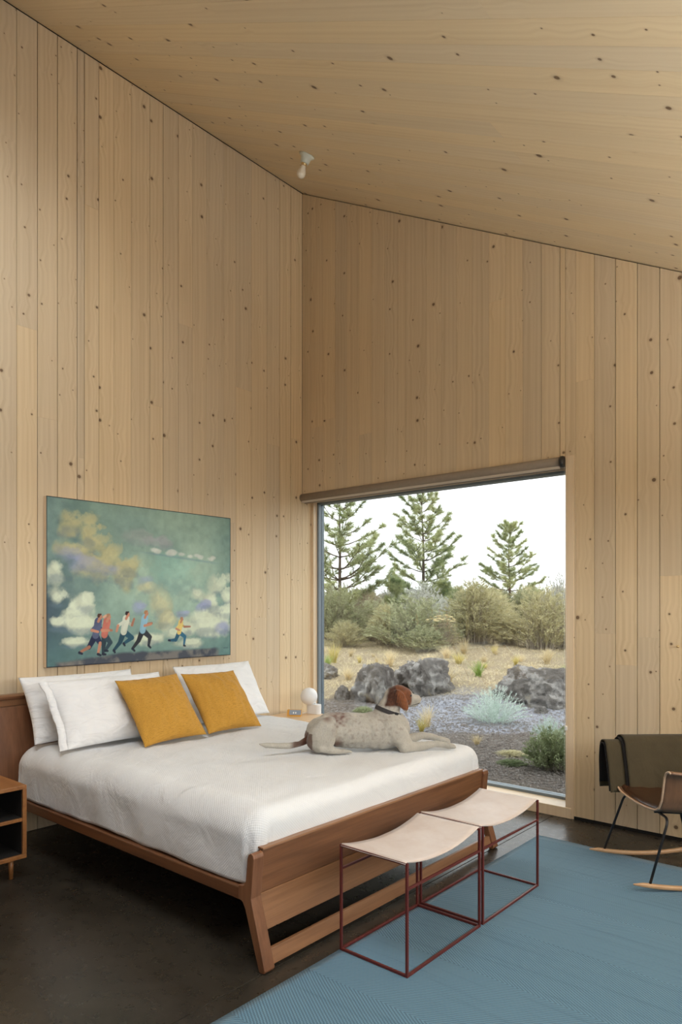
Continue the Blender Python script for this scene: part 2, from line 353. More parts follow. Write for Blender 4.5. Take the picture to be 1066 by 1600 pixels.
def tube_data(pts, rad, n=10, cap=True, V=None, Fc=None):
    V = [] if V is None else V; Fc = [] if Fc is None else Fc
    pts = [Vector(p) for p in pts]; rs = rad if isinstance(rad, (list, tuple)) else [rad] * len(pts)
    ref = None; base = len(V)
    for i, p in enumerate(pts):
        d = (pts[min(i + 1, len(pts) - 1)] - pts[max(i - 1, 0)]).normalized()
        if ref is None:
            ref = d.orthogonal().normalized()
        else:
            ref = (ref - d * ref.dot(d)).normalized()
        bi = d.cross(ref)
        for k in range(n):
            a = 2 * math.pi * k / n; V.append(p + (ref * math.cos(a) + bi * math.sin(a)) * rs[i])
    for i in range(len(pts) - 1):
        for k in range(n):
            a = base + i * n + k; b = base + i * n + (k + 1) % n; Fc.append((a, b, b + n, a + n))
    if cap:
        Fc.append(tuple(base + k for k in range(n))[::-1]); e = base + (len(pts) - 1) * n; Fc.append(tuple(e + k for k in range(n)))
    return V, Fc
def tube(name, pts, rad, mat, parent=None, n=10, smooth=True, origin=None):
    V, Fc = tube_data(pts, rad, n); return mk(name, V, Fc, mat, parent, smooth, origin)
def bar(name, a, b, w, mat, parent=None):
    """square bar between two points, world-aligned section"""
    a = Vector(a); b = Vector(b); h = w / 2
    lo = Vector((min(a.x, b.x) - h, min(a.y, b.y) - h, min(a.z, b.z) - h)); hi = Vector((max(a.x, b.x) + h, max(a.y, b.y) + h, max(a.z, b.z) + h))
    return box(name, lo.x, hi.x, lo.y, hi.y, lo.z, hi.z, mat, parent, .0015)
def lathe(name, prof, mat, parent=None, loc=(0, 0, 0), n=32, axis=Vector((0, 0, 1))):
    """prof: (r, h) along axis from loc"""
    axis = Vector(axis).normalized(); u = axis.orthogonal().normalized(); w = axis.cross(u); L = Vector(loc); V = []; Fc = []
    for r, h in prof:
        for k in range(n):
            a = 2 * math.pi * k / n; V.append(L + axis * h + (u * math.cos(a) + w * math.sin(a)) * max(r, 1e-4))
    for i in range(len(prof) - 1):
        for k in range(n):
            a = i * n + k; b = i * n + (k + 1) % n; Fc.append((a, b, b + n, a + n))
    Fc.append(tuple(range(n))[::-1]); e = (len(prof) - 1) * n; Fc.append(tuple(e + k for k in range(n)))
    return mk(name, V, Fc, mat, parent, True)
def grid_mesh(name, nu, nv, fn, mat, parent=None, uv=None, solid=0.0, origin=None, subsurf=0, solid_off=-1):
    V = [fn(i / (nu - 1), j / (nv - 1)) for j in range(nv) for i in range(nu)]
    Fc = [(j * nu + i, j * nu + i + 1, (j + 1) * nu + i + 1, (j + 1) * nu + i) for j in range(nv - 1) for i in range(nu - 1)]
    o = mk(name, V, Fc, mat, parent, True, origin)
    if uv:
        l = o.data.uv_layers.new(name='UVMap'); U = [uv(i / (nu - 1), j / (nv - 1)) for j in range(nv) for i in range(nu)]
        l.data.foreach_set('uv', np.array([U[lp.vertex_index] for lp in o.data.loops], dtype=np.float32).ravel())
    if solid: md = o.modifiers.new('solidify', 'SOLIDIFY'); md.thickness = solid; md.offset = solid_off
    if subsurf: md = o.modifiers.new('subsurf', 'SUBSURF'); md.levels = subsurf; md.render_levels = subsurf
    return o
def nz(x, y, z, s=1.0): return mnoise.noise(Vector((x * s, y * s, z * s)))
#SETTING
CZ, CS = 5.41, .535
def ceil_z(x): return CZ - CS * x
XE, YS = 5.6, -6.6        # the room's far sides, out of view
WX = 2.578                # right jamb of the window; head at WZ
WZ = 2.556
# floor
fl = tag(box('floor', -.3, XE + .2, YS - .2, .3, -.09, -.006, 'dark_gap'), kind='structure')
for x0, x1 in ((-.3, 2.488), (2.492, XE + .2)):
    box('floor_slab', x0, x1, YS - .2, (.0), -.02, 0, 'concrete', fl, .0015)
def plank(parent, width, length0, length1, org, rot, mat, gap=.0022, thick=.02):
    """board: local x across (0..width), y into the wall (0..thick), z along; length0/1 at its two edges"""
    g = gap / 2; a, b = g, width - g; e = .0006
    L = lambda u: length0 + (length1 - length0) * u / width
    V = [(a, e, 0), (a + e, 0, 0), (b - e, 0, 0), (b, e, 0), (b, thick, 0), (a, thick, 0)]
    V += [(x, y, L(x)) for x, y, z in V]
    F = [(0, 1, 2, 3, 4, 5)[::-1], (6, 7, 8, 9, 10, 11)] + [(i, (i + 1) % 6, (i + 1) % 6 + 6, i + 6) for i in range(6)]
    me = bpy.data.meshes.new('plank'); me.from_pydata(V, [], F); me.materials.append(MAT[mat]); me.update()
    o = link('plank', me, parent, Vector(org) - origin_of(parent)); o.rotation_euler = rot
    return o
# left wall (behind the headboard): boards run up
wl = tag(box('wall_left', -.25, -.02, YS - .2, .30, -.02, CZ + .12, 'dark_gap'), kind='structure')
ys = [-.154, -.299, -.459, -.643, -.819, -.953, -1.136, -1.279, -1.416, -1.56, -1.682, -1.843, -1.987, -2.105, -2.218, -2.273, -2.416, -2.556, -2.695, -2.82]
strong = {-2.218, -2.416, -2.556, -.154, -.299, -1.56}
e = -2.82
while e > YS: e -= random.uniform(.12, .16); ys.append(e)
edges = [0.0] + ys
plank(wl, .13, WZ - .004, WZ - .004, (0, .0, .004), (0, 0, H), 'pine_wall')
for i in range(len(edges) - 1):
    y1, y0 = edges[i], edges[i + 1]; g = .0045 if (y0 in strong or y1 in strong) else .0014
    cut = random.uniform(1.2, 4.4) if random.random() < .45 else None
    segs = [(0.004, CZ - .008)] if cut is None else [(0.004, cut), (cut + .0006, CZ - .008)]
    for z0, z1 in segs: plank(wl, y1 - y0, z1 - z0, z1 - z0, (0, y0, z0), (0, 0, H), 'pine_wall', g)
# window wall: boards above the window, then full-height boards beside it
wbk = tag(box('wall_back', -.02, WX, .02, .30, WZ + .0, CZ + .1, 'dark_gap'), kind='structure')
bx = [0.0, .12, .267, .416, .553, .694, .837, .981, 1.118, 1.198, 1.402, 1.549, 1.685, 1.829, 1.973, 2.112, 2.252, 2.396, 2.536, WX, 2.652, 2.782, 2.925, 3.067, 3.207, 3.342, 3.48, 3.62, 3.75, 3.89, 4.02, 4.15, 4.29, 4.43, 4.56, 4.70, 4.84, 4.98, 5.12, 5.26, 5.42, 5.6]
prism('wall_core', [(WX, -.02), (XE + .2, -.02), (XE + .2, ceil_z(XE + .2) + .05), (WX, ceil_z(WX) + .05)], 'y', .02, .30, 'dark_gap', wbk)
strongx = {2.536, 3.067, 2.925, 3.207}
for i in range(len(bx) - 1):
    x0, x1 = bx[i], bx[i + 1]; lo = WZ if x1 <= WX + .001 else .022; g = .0045 if (x0 in strongx or x1 in strongx) else .0014
    top0, top1 = ceil_z(x0) - .008, ceil_z(x1) - .008
    cut = random.uniform(1.0, 2.9) if (lo < 1 and random.random() < .5) else (random.uniform(3.0, 3.9) if random.random() < .3 else None)
    if cut is None: plank(wbk, x1 - x0, top0 - lo, top1 - lo, (x0, 0, lo), (0, 0, 0), 'pine_wall', g)
    else:
        plank(wbk, x1 - x0, cut - lo, cut - lo, (x0, 0, lo), (0, 0, 0), 'pine_wall', g); c = cut + .0006
        plank(wbk, x1 - x0, top0 - c, top1 - c, (x0, 0, c), (0, 0, 0), 'pine_wall', g)
tag(box('base_shadow_gap', WX + .03, XE, .004, .02, 0, .022, 'dark_gap'), kind='structure')  # black strip painted for the shaded gap at the wall foot
# ceiling: boards run down the slope
sl = math.atan(CS); LC = (XE + .25) / math.cos(sl)
SKX0, SKX1, SKY0, SKY1 = 1.4, 3.4, -4.5, -3.2      # unseen skylight opening, added to light the bed from above
def roof_slab(nm, x0, x1, y0, y1, par=None):
    return prism(nm, [(x0, ceil_z(x0) + .023), (x1, ceil_z(x1) + .023), (x1, ceil_z(x1) + .28), (x0, ceil_z(x0) + .28)], 'y', y0, y1, 'dark_gap', par)
cei = tag(roof_slab('ceiling', -.25, XE + .2, SKY1, .32), kind='structure')
roof_slab('roof_core', -.25, XE + .2, YS - .2, SKY0, cei); roof_slab('roof_core', -.25, SKX0, SKY0, SKY1, cei); roof_slab('roof_core', SKX1, XE + .2, SKY0, SKY1, cei)
cy = [.30, .02, -.13, -.27, -.42, -.56, -.70, -.85, -1.0, -1.14, -1.29, -1.44, -1.58, -1.73, -1.89, -2.05, -2.21, -2.35, -2.505, -2.66, -2.81, -2.95, -3.07, SKY1, -3.36, -3.52, -3.68, -3.84, -4.0, -4.16, -4.33, SKY0]
while cy[-1] > YS - .05: cy.append(cy[-1] - random.uniform(.14, .17))
al = Vector((math.cos(sl), 0, -math.sin(sl))); inn = Vector((math.sin(sl), 0, math.cos(sl))); ac = inn.cross(al)
MC = Matrix((ac, inn, al)).transposed().to_euler(); cosl = math.cos(sl)
for i in range(len(cy) - 1):
    y1, y0 = cy[i], cy[i + 1]
    cut = random.uniform(1.0, 4.5) if random.random() < .5 else None
    segs = [(0, LC)] if cut is None else [(0, cut), (cut + .0006, LC)]
    if y0 >= SKY0 - .001 and y1 <= SKY1 + .001: segs = [(0, SKX0 / cosl), (SKX1 / cosl, LC)]
    for a, b in segs:
        o = plank(cei, y1 - y0, b - a, b - a, (0, 0, 0), (0, 0, 0), 'pine_ceiling', .0009)
        o.location = Vector((0, y0 if ac.y > 0 else y1, CZ)) + al * a; o.rotation_euler = MC
w3 = bpy.data.objects.new('fill_skylight', None); COL.objects.link(w3); w3.location = ((SKX0 + SKX1) / 2, (SKY0 + SKY1) / 2, ceil_z(2.75) + .2); tag(w3, kind='structure')  # added skylight, unseen
sk = lambda x, z: (x, ceil_z(x) + z)
for (x0, x1, y0, y1) in ((SKX0 - .04, SKX0, SKY0, SKY1), (SKX1, SKX1 + .04, SKY0, SKY1), (SKX0 - .04, SKX1 + .04, SKY0 - .04, SKY0), (SKX0 - .04, SKX1 + .04, SKY1, SKY1 + .04)):
    prism('curb', [sk(x0, .281), sk(x1, .281), sk(x1, .34), sk(x0, .34)], 'y', y0, y1, 'grey_metal', w3)
prism('pane', [sk(SKX0, .30), sk(SKX1, .30), sk(SKX1, .308), sk(SKX0, .308)], 'y', SKY0, SKY1, 'clear_glass', w3)
# the rest of the shell, out of view
tag(box('wall_front', -.25, XE + .2, YS - .2, YS, -.02, CZ + .1, 'walnut_z'), kind='structure')  # unseen wall, made dark to cut light bounced from behind
wr_ = tag(box('wall_right', XE, XE + .2, YS, 0.3, 2.26, 2.45, 'pine_wall'), kind='structure')
box('wall_pier', XE, XE + .2, YS, -6.05, -.02, 2.26, 'pine_wall', wr_); box('wall_pier', XE, XE + .2, -.12, .3, -.02, 2.26, 'pine_wall', wr_)
def glazing(nm, axis, a0, a1, z0, z1, c, nm_mull, glass):
    """window: frame bars, mullions and panes in the plane axis = c"""
    r = bpy.data.objects.new(nm, None); COL.objects.link(r); tag(r, kind='structure')
    r.location = (c, (a0 + a1) / 2, 0) if axis == 'x' else ((a0 + a1) / 2, c, 0)
    def bx_(n_, u0, u1, w0, w1, d, m, bev=.002):
        return box(n_, c - d, c + d, u0, u1, w0, w1, m, r, bev) if axis == 'x' else box(n_, u0, u1, c - d, c + d, w0, w1, m, r, bev)
    t = .05
    bx_('frame_rail', a0, a1, z0, z0 + t, .04, 'grey_metal'); bx_('frame_rail', a0, a1, z1 - t, z1, .04, 'grey_metal')
    k = nm_mull + 1
    for i in range(k + 1):
        u = a0 + (a1 - a0) * i / k; u0 = min(max(u - t / 2, a0), a1 - t); bx_('mullion', u0, u0 + t, z0 + t, z1 - t, .04, 'grey_metal')
    for i in range(k):
        bx_('pane', a0 + (a1 - a0) * i / k + t / 2, a0 + (a1 - a0) * (i + 1) / k - t / 2, z0 + t, z1 - t, .004, glass, 0)
    return r
box('wall_apron', XE, XE + .2, -6.05, -.12, -.02, 1.35, 'pine_wall', wr_)
glazing('window_2', 'x', -6.05, -.12, 1.35, 2.26, XE + .1, 3, 'clear_glass')  # unseen side window inferred from the light, its sill raised to trim it
# the big window beside the bed
w1 = bpy.data.objects.new('window_1', None); COL.objects.link(w1); w1.location = (1.29, .1, 0); tag(w1, kind='structure')
GY = .205
box('jamb', -.015, .03, .125, GY + .07, 0, WZ, 'frame_pine', w1, .002)
box('jamb', WX, WX + .06, -.004, GY + .07, .0, WZ, 'frame_pine', w1, .002)
box('head_lining', -.015, WX, .0, GY + .07, 2.49, WZ - .002, 'frame_pine', w1, .002)
box('sill_board', -.01, WX + .045, -.012, GY - .028, .0, .075, 'frame_pine', w1, .003)
for a in ((.03, .052, GY - .03, GY + .05, .06, 2.50), (WX - .045, WX, GY - .03, GY + .05, .06, 2.50)): box('frame_stile', *a, 'grey_metal', w1, .003)
for a in ((.03, WX, GY - .03, GY + .05, .04, .095), (.03, WX, GY - .03, GY + .05, 2.47, 2.50)): box('frame_rail', *a, 'grey_metal', w1, .003)
box('pane', .052, WX - .045, GY + .006, GY + .014, .095, 2.47, 'tinted_glass', w1)
box('sill_flashing', -.02, WX + .02, GY + .05, GY + .13, -.05, .03, 'grey_metal', w1, .002)
#END_SETTING
#THINGS
# ---- roller blind at the window head
rb = thing('roller_blind', (1.29, -.01, WZ), 'rolled-up taupe roller blind across the head of the big window', 'blind')
tube('fabric_roll', [(.0, -.002, 2.518), (WX - .03, -.002, 2.518)], .036, 'blind_fabric', rb, 24)
box('hem_bar', .01, WX - .035, -.020, -.006, 2.468, 2.49, 'blind_rail', rb, .004)
box('cassette', -.0, WX - .02, .03, .05, 2.47, WZ - .003, 'blind_fabric', rb, .002)
lathe('end_bracket', [(.012, 0), (.041, .002), (.042, .014), (.038, .026), (.02, .03)], 'black_plastic', rb, (WX - .032, -.006, 2.517), 24, (1, 0, 0))
V, Fc = [], []
for k in range(100):                                   # bead chain, two falls
    for dx in (-.006, .006):
        z = 2.47 - k * .0235; c = Vector((WX + .004 + dx, -.016, z)); b = len(V); r = .0024
        for d in ((r, 0, 0), (0, r, 0), (-r, 0, 0), (0, -r, 0), (0, 0, r), (0, 0, -r)): V.append(c + Vector(d))
        for a, q in ((0, 1), (1, 2), (2, 3), (3, 0)): Fc += [(b + a, b + q, b + 4), (b + q, b + a, b + 5)]
ch = mk('bead_chain', V, Fc, 'white_plastic', rb, True)
tube('chain_cord', [(WX - .002, -.016, 2.48), (WX - .002, -.016, .14)], .0008, 'white_plastic', ch, 5); tube('chain_cord', [(WX + .010, -.016, 2.48), (WX + .010, -.016, .14)], .0008, 'white_plastic', ch, 5)
cl = box('chain_cleat', WX + .0, WX + .016, -.02, -.003, .62, .65, 'white_plastic', rb, .003)
# ---- bare bulb on the ceiling
bl = Vector((.975, -.963, ceil_z(.975))); axb = Vector((-math.sin(sl), 0, -math.cos(sl)))
bu = thing('ceiling_bulb', bl, 'bare unlit bulb in a small porcelain holder on the sloped ceiling', 'lamp')
lathe('porcelain_base', [(.058, .0), (.060, .006), (.054, .014), (.040, .020), (.033, .045), (.031, .058)], 'porcelain', bu, bl, 28, axb)
lathe('screw_collar', [(.020, .056), (.022, .062), (.020, .075)], 'brass', bu, bl, 20, axb)
lathe('glass_bulb', [(.014, .070), (.017, .080), (.022, .094), (.029, .108), (.033, .122), (.034, .134), (.031, .146), (.024, .156), (.013, .163), (.002, .165)], 'frosted_bulb', bu, bl, 28, axb)
# ---- painting
PY0, PY1, PZ0, PZ1 = -2.517, -.919, 1.082, 2.236
pa = thing('painting', (.0, (PY0 + PY1) / 2, PZ0), 'large oil painting of five runners under a stormy green cloudy sky', 'painting')
prism('stretcher_frame', [(PY0, PZ0), (PY1, PZ0), (PY1, PZ1), (PY0, PZ1)], 'x', .004, .043, 'frame_pine', pa, .002)
def paint(nu, nv):
    asp = (PY1 - PY0) / (PZ1 - PZ0)
    X, Y = np.meshgrid(np.linspace(0, 1, nu), np.linspace(0, 1, nv)); Yd = 1 - Y   # Yd: 0 at top
    rng = np.random.default_rng(3)
    def vn(fx, fy, sd):
        r = np.random.default_rng(sd); g = r.random((fy + 2, fx + 2)); gx = X * fx; gy = Yd * fy
        i = np.clip(gx.astype(int), 0, fx); j = np.clip(gy.astype(int), 0, fy); a = gx - i; b = gy - j; a = a * a * (3 - 2 * a); b = b * b * (3 - 2 * b)
        return (g[j, i] * (1 - a) + g[j, i + 1] * a) * (1 - b) + (g[j + 1, i] * (1 - a) + g[j + 1, i + 1] * a) * b
    def fbm(f, sd): return sum(vn(int(f * 2 ** k * 1.4) + 1, int(f * 2 ** k) + 1, sd + k) / 2 ** k for k in range(5)) / 1.94
    lin = lambda r, g, b: np.array([(q / 255.) ** 2.2 for q in (r, g, b)])
    n1 = fbm(3, 10); n2 = fbm(5, 30); n3 = fbm(9, 50); st = fbm(26, 70)
    img = np.zeros((nv, nu, 3))
    def lay(mask, col, a=1.0):
        mk_ = np.clip(mask, 0, 1)[..., None] * a; img[:] = img * (1 - mk_) + col * mk_
    img[:] = lin(120, 152, 144) * (.78 + .5 * n2)[..., None] + (lin(120, 128, 160) - lin(112, 146, 138)) * np.clip((n1 - .5) * 1.6, 0, .6)[..., None]
    lay(np.clip(1.2 - 1.4 * np.hypot((X - .62) * 1.1, Yd - .42), 0, 1), lin(172, 198, 178), .95)
    lay((n1 - .42) * 3.0, lin(128, 158, 148), .7)
    lay(np.clip((.42 - X) * 2.2, 0, 1) * np.clip((n2 - .3) * 3, 0, 1), lin(74, 100, 104), .85)
    lay(np.clip((.22 - X) * 5, 0, 1) * np.clip((Yd - .3) * 3, 0, 1), lin(68, 84, 100), .7)
    lay(np.clip((Yd - .72) * 3.2, 0, 1), lin(92, 128, 128), .8)
    lay(np.clip((X - .86) * 6, 0, 1), lin(92, 130, 126), .5)
    def puff(cx, cy, rx, ry, col, a, sharp=2.0):
        d = np.hypot((X - cx) / rx, (Yd - cy) / ry) + (n3 - .5) * 1.5 + (n2 - .5) * .9
        lay(np.clip((1 - d) * sharp, 0, 1) ** 1.3, col * (.80 + .34 * n2[..., None]), a)
        if rx > .045:       # lit upper edge, cool underside
            d2 = np.hypot((X - cx - .012) / (rx * .7), (Yd - cy + ry * .3) / (ry * .6)) + (st - .5) * 1.6 + (n3 - .5) * 1.2; lay(np.clip((1 - d2) * 2.4, 0, 1), np.minimum(col * 1.28, .95), a * .7)
            d3 = np.hypot((X - cx) / (rx * .9), (Yd - cy - ry * .62) / (ry * .45)) + (st - .5) * 1.4 + (n3 - .5); lay(np.clip((1 - d3) * 1.6, 0, 1), lin(112, 134, 150), a * .45)
    cr = lin(196, 196, 158); wh = lin(205, 214, 190); yl = lin(182, 180, 138); lav = lin(150, 158, 190); aq = lin(150, 196, 182)
    for a in ((.14, .14, .10, .10), (.22, .26, .10, .12), (.30, .34, .10, .10), (.36, .44, .09, .09), (.12, .31, .09, .06), (.22, .40, .12, .09), (.18, .20, .07, .09), (.40, .38, .07, .08)): puff(*a, yl, .82)
    for a in ((.04, .43, .05, .07), (.12, .68, .10, .10), (.05, .74, .10, .06), (.17, .62, .05, .07), (.11, .86, .09, .04), (.06, .60, .06, .06), (.14, .76, .12, .06)): puff(*a, wh, .88)
    for a in ((.16, .38, .10, .06), (.10, .36, .07, .08), (.30, .42, .05, .04), (.47, .48, .06, .05)): puff(*a, lav, .35)
    for a in ((.56, .63, .07, .12), (.60, .74, .05, .06), (.48, .52, .06, .05)): puff(*a, cr, .7)
    for a in ((.77, .57, .05, .06), (.93, .50, .08, .10), (.97, .58, .07, .10), (.80, .72, .10, .08), (.90, .76, .10, .10), (.72, .80, .06, .05), (.95, .68, .08, .06), (.86, .83, .08, .05), (.65, .83, .06, .05), (.88, .62, .07, .07), (.84, .78, .14, .07), (.74, .90, .10, .04), (.50, .86, .08, .04)): puff(*a, wh, .85)
    for a in ((.79, .65, .05, .04), (.83, .63, .05, .035), (.70, .69, .05, .03), (.94, .80, .05, .05), (.44, .66, .05, .05)): puff(*a, lav, .6)
    puff(.66, .42, .20, .16, aq, .35); puff(.46, .20, .10, .06, lin(170, 176, 172), .3); puff(.56, .22, .09, .05, lin(176, 172, 182), .35)
    for k, cx in enumerate((.53, .54, .62, .635, .69, .74, .78, .80, .87, .885)):
        puff(cx, .27 + .006 * (k % 3) + (cx - .53) * .08, .030, .020, lin(214, 220, 210), .8, 2.2)
    lay(np.clip(1 - np.abs(Yd - .295 - (X - .5) * .10) / .012, 0, 1) * np.clip((X - .42) * 9, 0, 1) * np.clip((.95 - X) * 9, 0, 1), lin(120, 150, 165), .5)
    img *= (.84 + .34 * st)[..., None]
    # ridge
    ridge = .965 - .0 * X + (n3 - .5) * .03 - np.clip((X - .08) * .12, 0, .03)
    rm = np.clip((Yd - ridge) * 60, 0, 1) * np.clip((X - .03) * 40, 0, 1) * np.clip((.93 - X) * 30, 0, 1)
    lay(rm, lin(78, 84, 94)); lay(rm * np.clip((n3 - .45) * 8, 0, 1), lin(150, 144, 134), .6)
    # runners: (x, feet y, height) and limbs in body units
    def seg(p, q, r0, r1, col):
        px, py = p; qx, qy = q; dx, dy = (qx - px), (qy - py); AX = (X - px) * asp; AY = (Yd - py); DX = dx * asp; DY = dy
        t = np.clip((AX * DX + AY * DY) / (DX * DX + DY * DY + 1e-9), 0, 1); d = np.hypot(AX - DX * t, AY - DY * t) - (r0 + (r1 - r0) * t)
        sh = .82 + .36 * np.clip(n3, 0, 1)
        m_ = np.clip(-d / .0022 + .5, 0, 1)[..., None]; img[:] = img * (1 - m_) + (col[None, None] * sh[..., None]) * m_
    skin = lin(196, 138, 112); skd = lin(150, 98, 84)
    def runner(x, y, h, shirt, pants, hair, legs, arms, shorts=False, shoe=lin(44, 50, 66)):
        P = lambda a, b: (x + a * h / asp, y - b * h)
        hip = P(0, .50); nk = P(.07, .83)
        def leg(kn, ft, dim):
            pc = pants * dim; sk = skin * dim
            if shorts: seg(hip, P(*kn), .045 * h * 1.9, .06 * h, pc); seg(P(*kn), P(*ft), .042 * h, .03 * h, sk)
            else: seg(hip, P(*kn), .085 * h, .062 * h, pc); seg(P(*kn), P(*ft), .058 * h, .036 * h, pc)
            seg(P(*ft), P(ft[0] + legs[2][0], ft[1] + legs[2][1]), .034 * h, .026 * h, shoe)
        def arm(el, ha, dim):
            seg(P(.06, .78), P(*el), .045 * h, .038 * h, shirt * dim); seg(P(*el), P(*ha), .036 * h, .030 * h, skin * dim)
        arm(*arms[1], .75); leg(*legs[1], .72); leg(*legs[0], 1.0)
        seg(hip, nk, .088 * h, .10 * h, shirt); seg(P(.02, .55), P(.10, .76), .05 * h, .06 * h, shirt * 1.12)
        arm(*arms[0], 1.05)
        seg(nk, P(.10, .89), .034 * h, .034 * h, skin * .97); seg(P(.115, .925), P(.118, .955), .050 * h, .052 * h, skin); seg(P(.165, .925), P(.170, .93), .014 * h, .012 * h, skin * .9); seg(P(.078, .955), P(.085, .985), .036 * h, .034 * h, hair); seg(P(.085, .985), P(.135, 1.0), .034 * h, .022 * h, hair)
    st1 = [((.12, .30), (.06, .04)), ((-.17, .22), (-.42, .10)), (.07, -.03)]
    runner(.225, .948, .255, lin(88, 96, 124), lin(48, 56, 86), lin(84, 60, 52), st1, [((-.10, .62), (.06, .58)), ((.16, .62), (.26, .66))], True)
    runner(.268, .944, .25, lin(190, 112, 98), lin(58, 78, 88), lin(172, 130, 100), [((.16, .30), (.02, .10)), ((-.02, .26), (-.04, .02)), (.07, -.01)], [((-.06, .60), (.12, .60)), ((.1, .62), (.2, .6))])
    runner(.365, .930, .25, lin(208, 214, 196), lin(52, 92, 110), lin(56, 44, 46), [((.24, .34), (.0, .20)), ((-.10, .24), (-.28, .04)), (.03, -.05)], [((-.16, .66), (-.20, .52)), ((.24, .66), (.30, .82))])
    runner(.465, .925, .25, lin(140, 182, 200), lin(62, 66, 72), lin(176, 130, 92), [((.22, .32), (.18, .10)), ((-.12, .24), (-.30, .04)), (.06, -.06)], [((.06, .62), (.26, .66)), ((.1, .66), (.28, .68))])
    runner(.672, .920, .20, lin(226, 200, 120), lin(58, 110, 138), lin(180, 140, 110), [((.24, .34), (.20, .04)), ((-.14, .24), (-.42, .24)), (.06, -.02)], [((-.12, .62), (.02, .56)), ((.22, .68), (.46, .68))])
    seg((.225 + .04, .71), (.275, .70), .008, .006, lin(214, 170, 140))
    for k in range(5): lay(np.clip(1 - np.hypot((X - .955 - .006 * k) / .005, (Yd - .945) / .006), 0, 1), lin(60, 70, 90), .7)
    bd = np.minimum(np.minimum(X * asp, (1 - X) * asp), np.minimum(Yd, 1 - Yd))
    lay((bd < .006).astype(float), lin(30, 34, 48), .92)
    return np.clip(img, 0, 1)
NU, NV = 440, 320
img = paint(NU, NV)
cv = grid_mesh('canvas', NU, NV, lambda u, v: (.0445, PY0 + u * (PY1 - PY0), PZ0 + v * (PZ1 - PZ0)), 'oil_paint', pa)
at_ = cv.data.color_attributes.new('Col', 'FLOAT_COLOR', 'POINT')
at_.data.foreach_set('color', np.concatenate([img.reshape(-1, 3), np.ones((NU * NV, 1))], 1).astype(np.float32).ravel())
# ---- bed
BY0, BY1 = -2.83, -.862
bed = thing('bed', (1.3, (BY0 + BY1) / 2, 0), 'walnut king-size bed with slanted footboard standing against the wood wall', 'bed')
def post_poly():
    P = [(2.502, 0.004), (2.508, .014), (2.424, .288), (2.442, .455), (2.437, .470), (2.424, .476), (2.409, .468), (2.402, .45), (2.392, .355), (2.378, .334), (2.345, .328), (2.345, .272), (2.372, .262), (2.389, .235), (2.470, .010), (2.478, 0.0)]
    return P
for y0, y1 in ((BY0, BY0 + .058), (BY1 - .058, BY1)): prism('foot_post', post_poly(), 'y', y0, y1, 'walnut_z', bed, .003)
ya, yb = BY0 + .058, BY1 - .058
u = prism('footboard_plank', [(2.430, .476), (2.410, .476), (2.394, .292), (2.413, .292)], 'y', ya, yb, 'walnut_y', bed, .002)
prism('footboard_plank', [(2.415, .290), (2.398, .290), (2.436, .150), (2.455, .150)], 'y', ya, yb, 'walnut_y_light', bed, .002)
prism('footboard_cap', [(2.4385, .478), (2.402, .478), (2.404, .4868), (2.436, .4868)], 'y', ya, yb, 'walnut_y_light', bed, .002)
prism('foot_stretcher', [(2.478, .020), (2.496, .020), (2.479, .080), (2.461, .080)], 'y', ya, yb, 'walnut_y_light', bed, .003)
for y0, y1 in ((BY0 + .006, BY0 + .05), (BY1 - .05, BY1 - .006)): box('side_rail', .14, 2.35, y0, y1, .262, .318, 'walnut_x', bed, .006)
box('mattress_platform', .15, 2.38, BY0 + .05, BY1 - .05, .27, .30, 'walnut_y', bed)
for x in (.8, 1.6): box('support_leg', x, x + .05, -1.87, -1.82, 0, .27, 'walnut_z', bed)
for y0 in (BY0 + .02, BY1 - .08): box('head_post', .06, .12, y0, y0 + .06, 0, .60, 'walnut_z', bed, .004)
HB0, HB1 = -2.93, -.768
prism('headboard_cap', [(.05, .905), (.135, .905), (.140, .925), (.12, .934), (.06, .934)], 'y', HB0, HB1, 'walnut_y', bed, .003)
prism('headboard_strip', [(.085, .862), (.118, .862), (.128, .904), (.085, .904)], 'y', HB0 + .01, HB1 - .01, 'walnut_y_light', bed, .002)
hp = [(.118, .860)] + [(.118 + .052 * math.sin(t * math.pi / 2), .860 - .50 * t) for t in np.linspace(.05, 1, 8)] + [(.14, .36), (.075, .86)]
k = 4; L = (HB1 - HB0 - .02) / k
for i in range(k): prism('headboard_panel', hp, 'y', HB0 + .01 + i * L + .001, HB0 + .01 + (i + 1) * L - .001, 'walnut_z', bed)
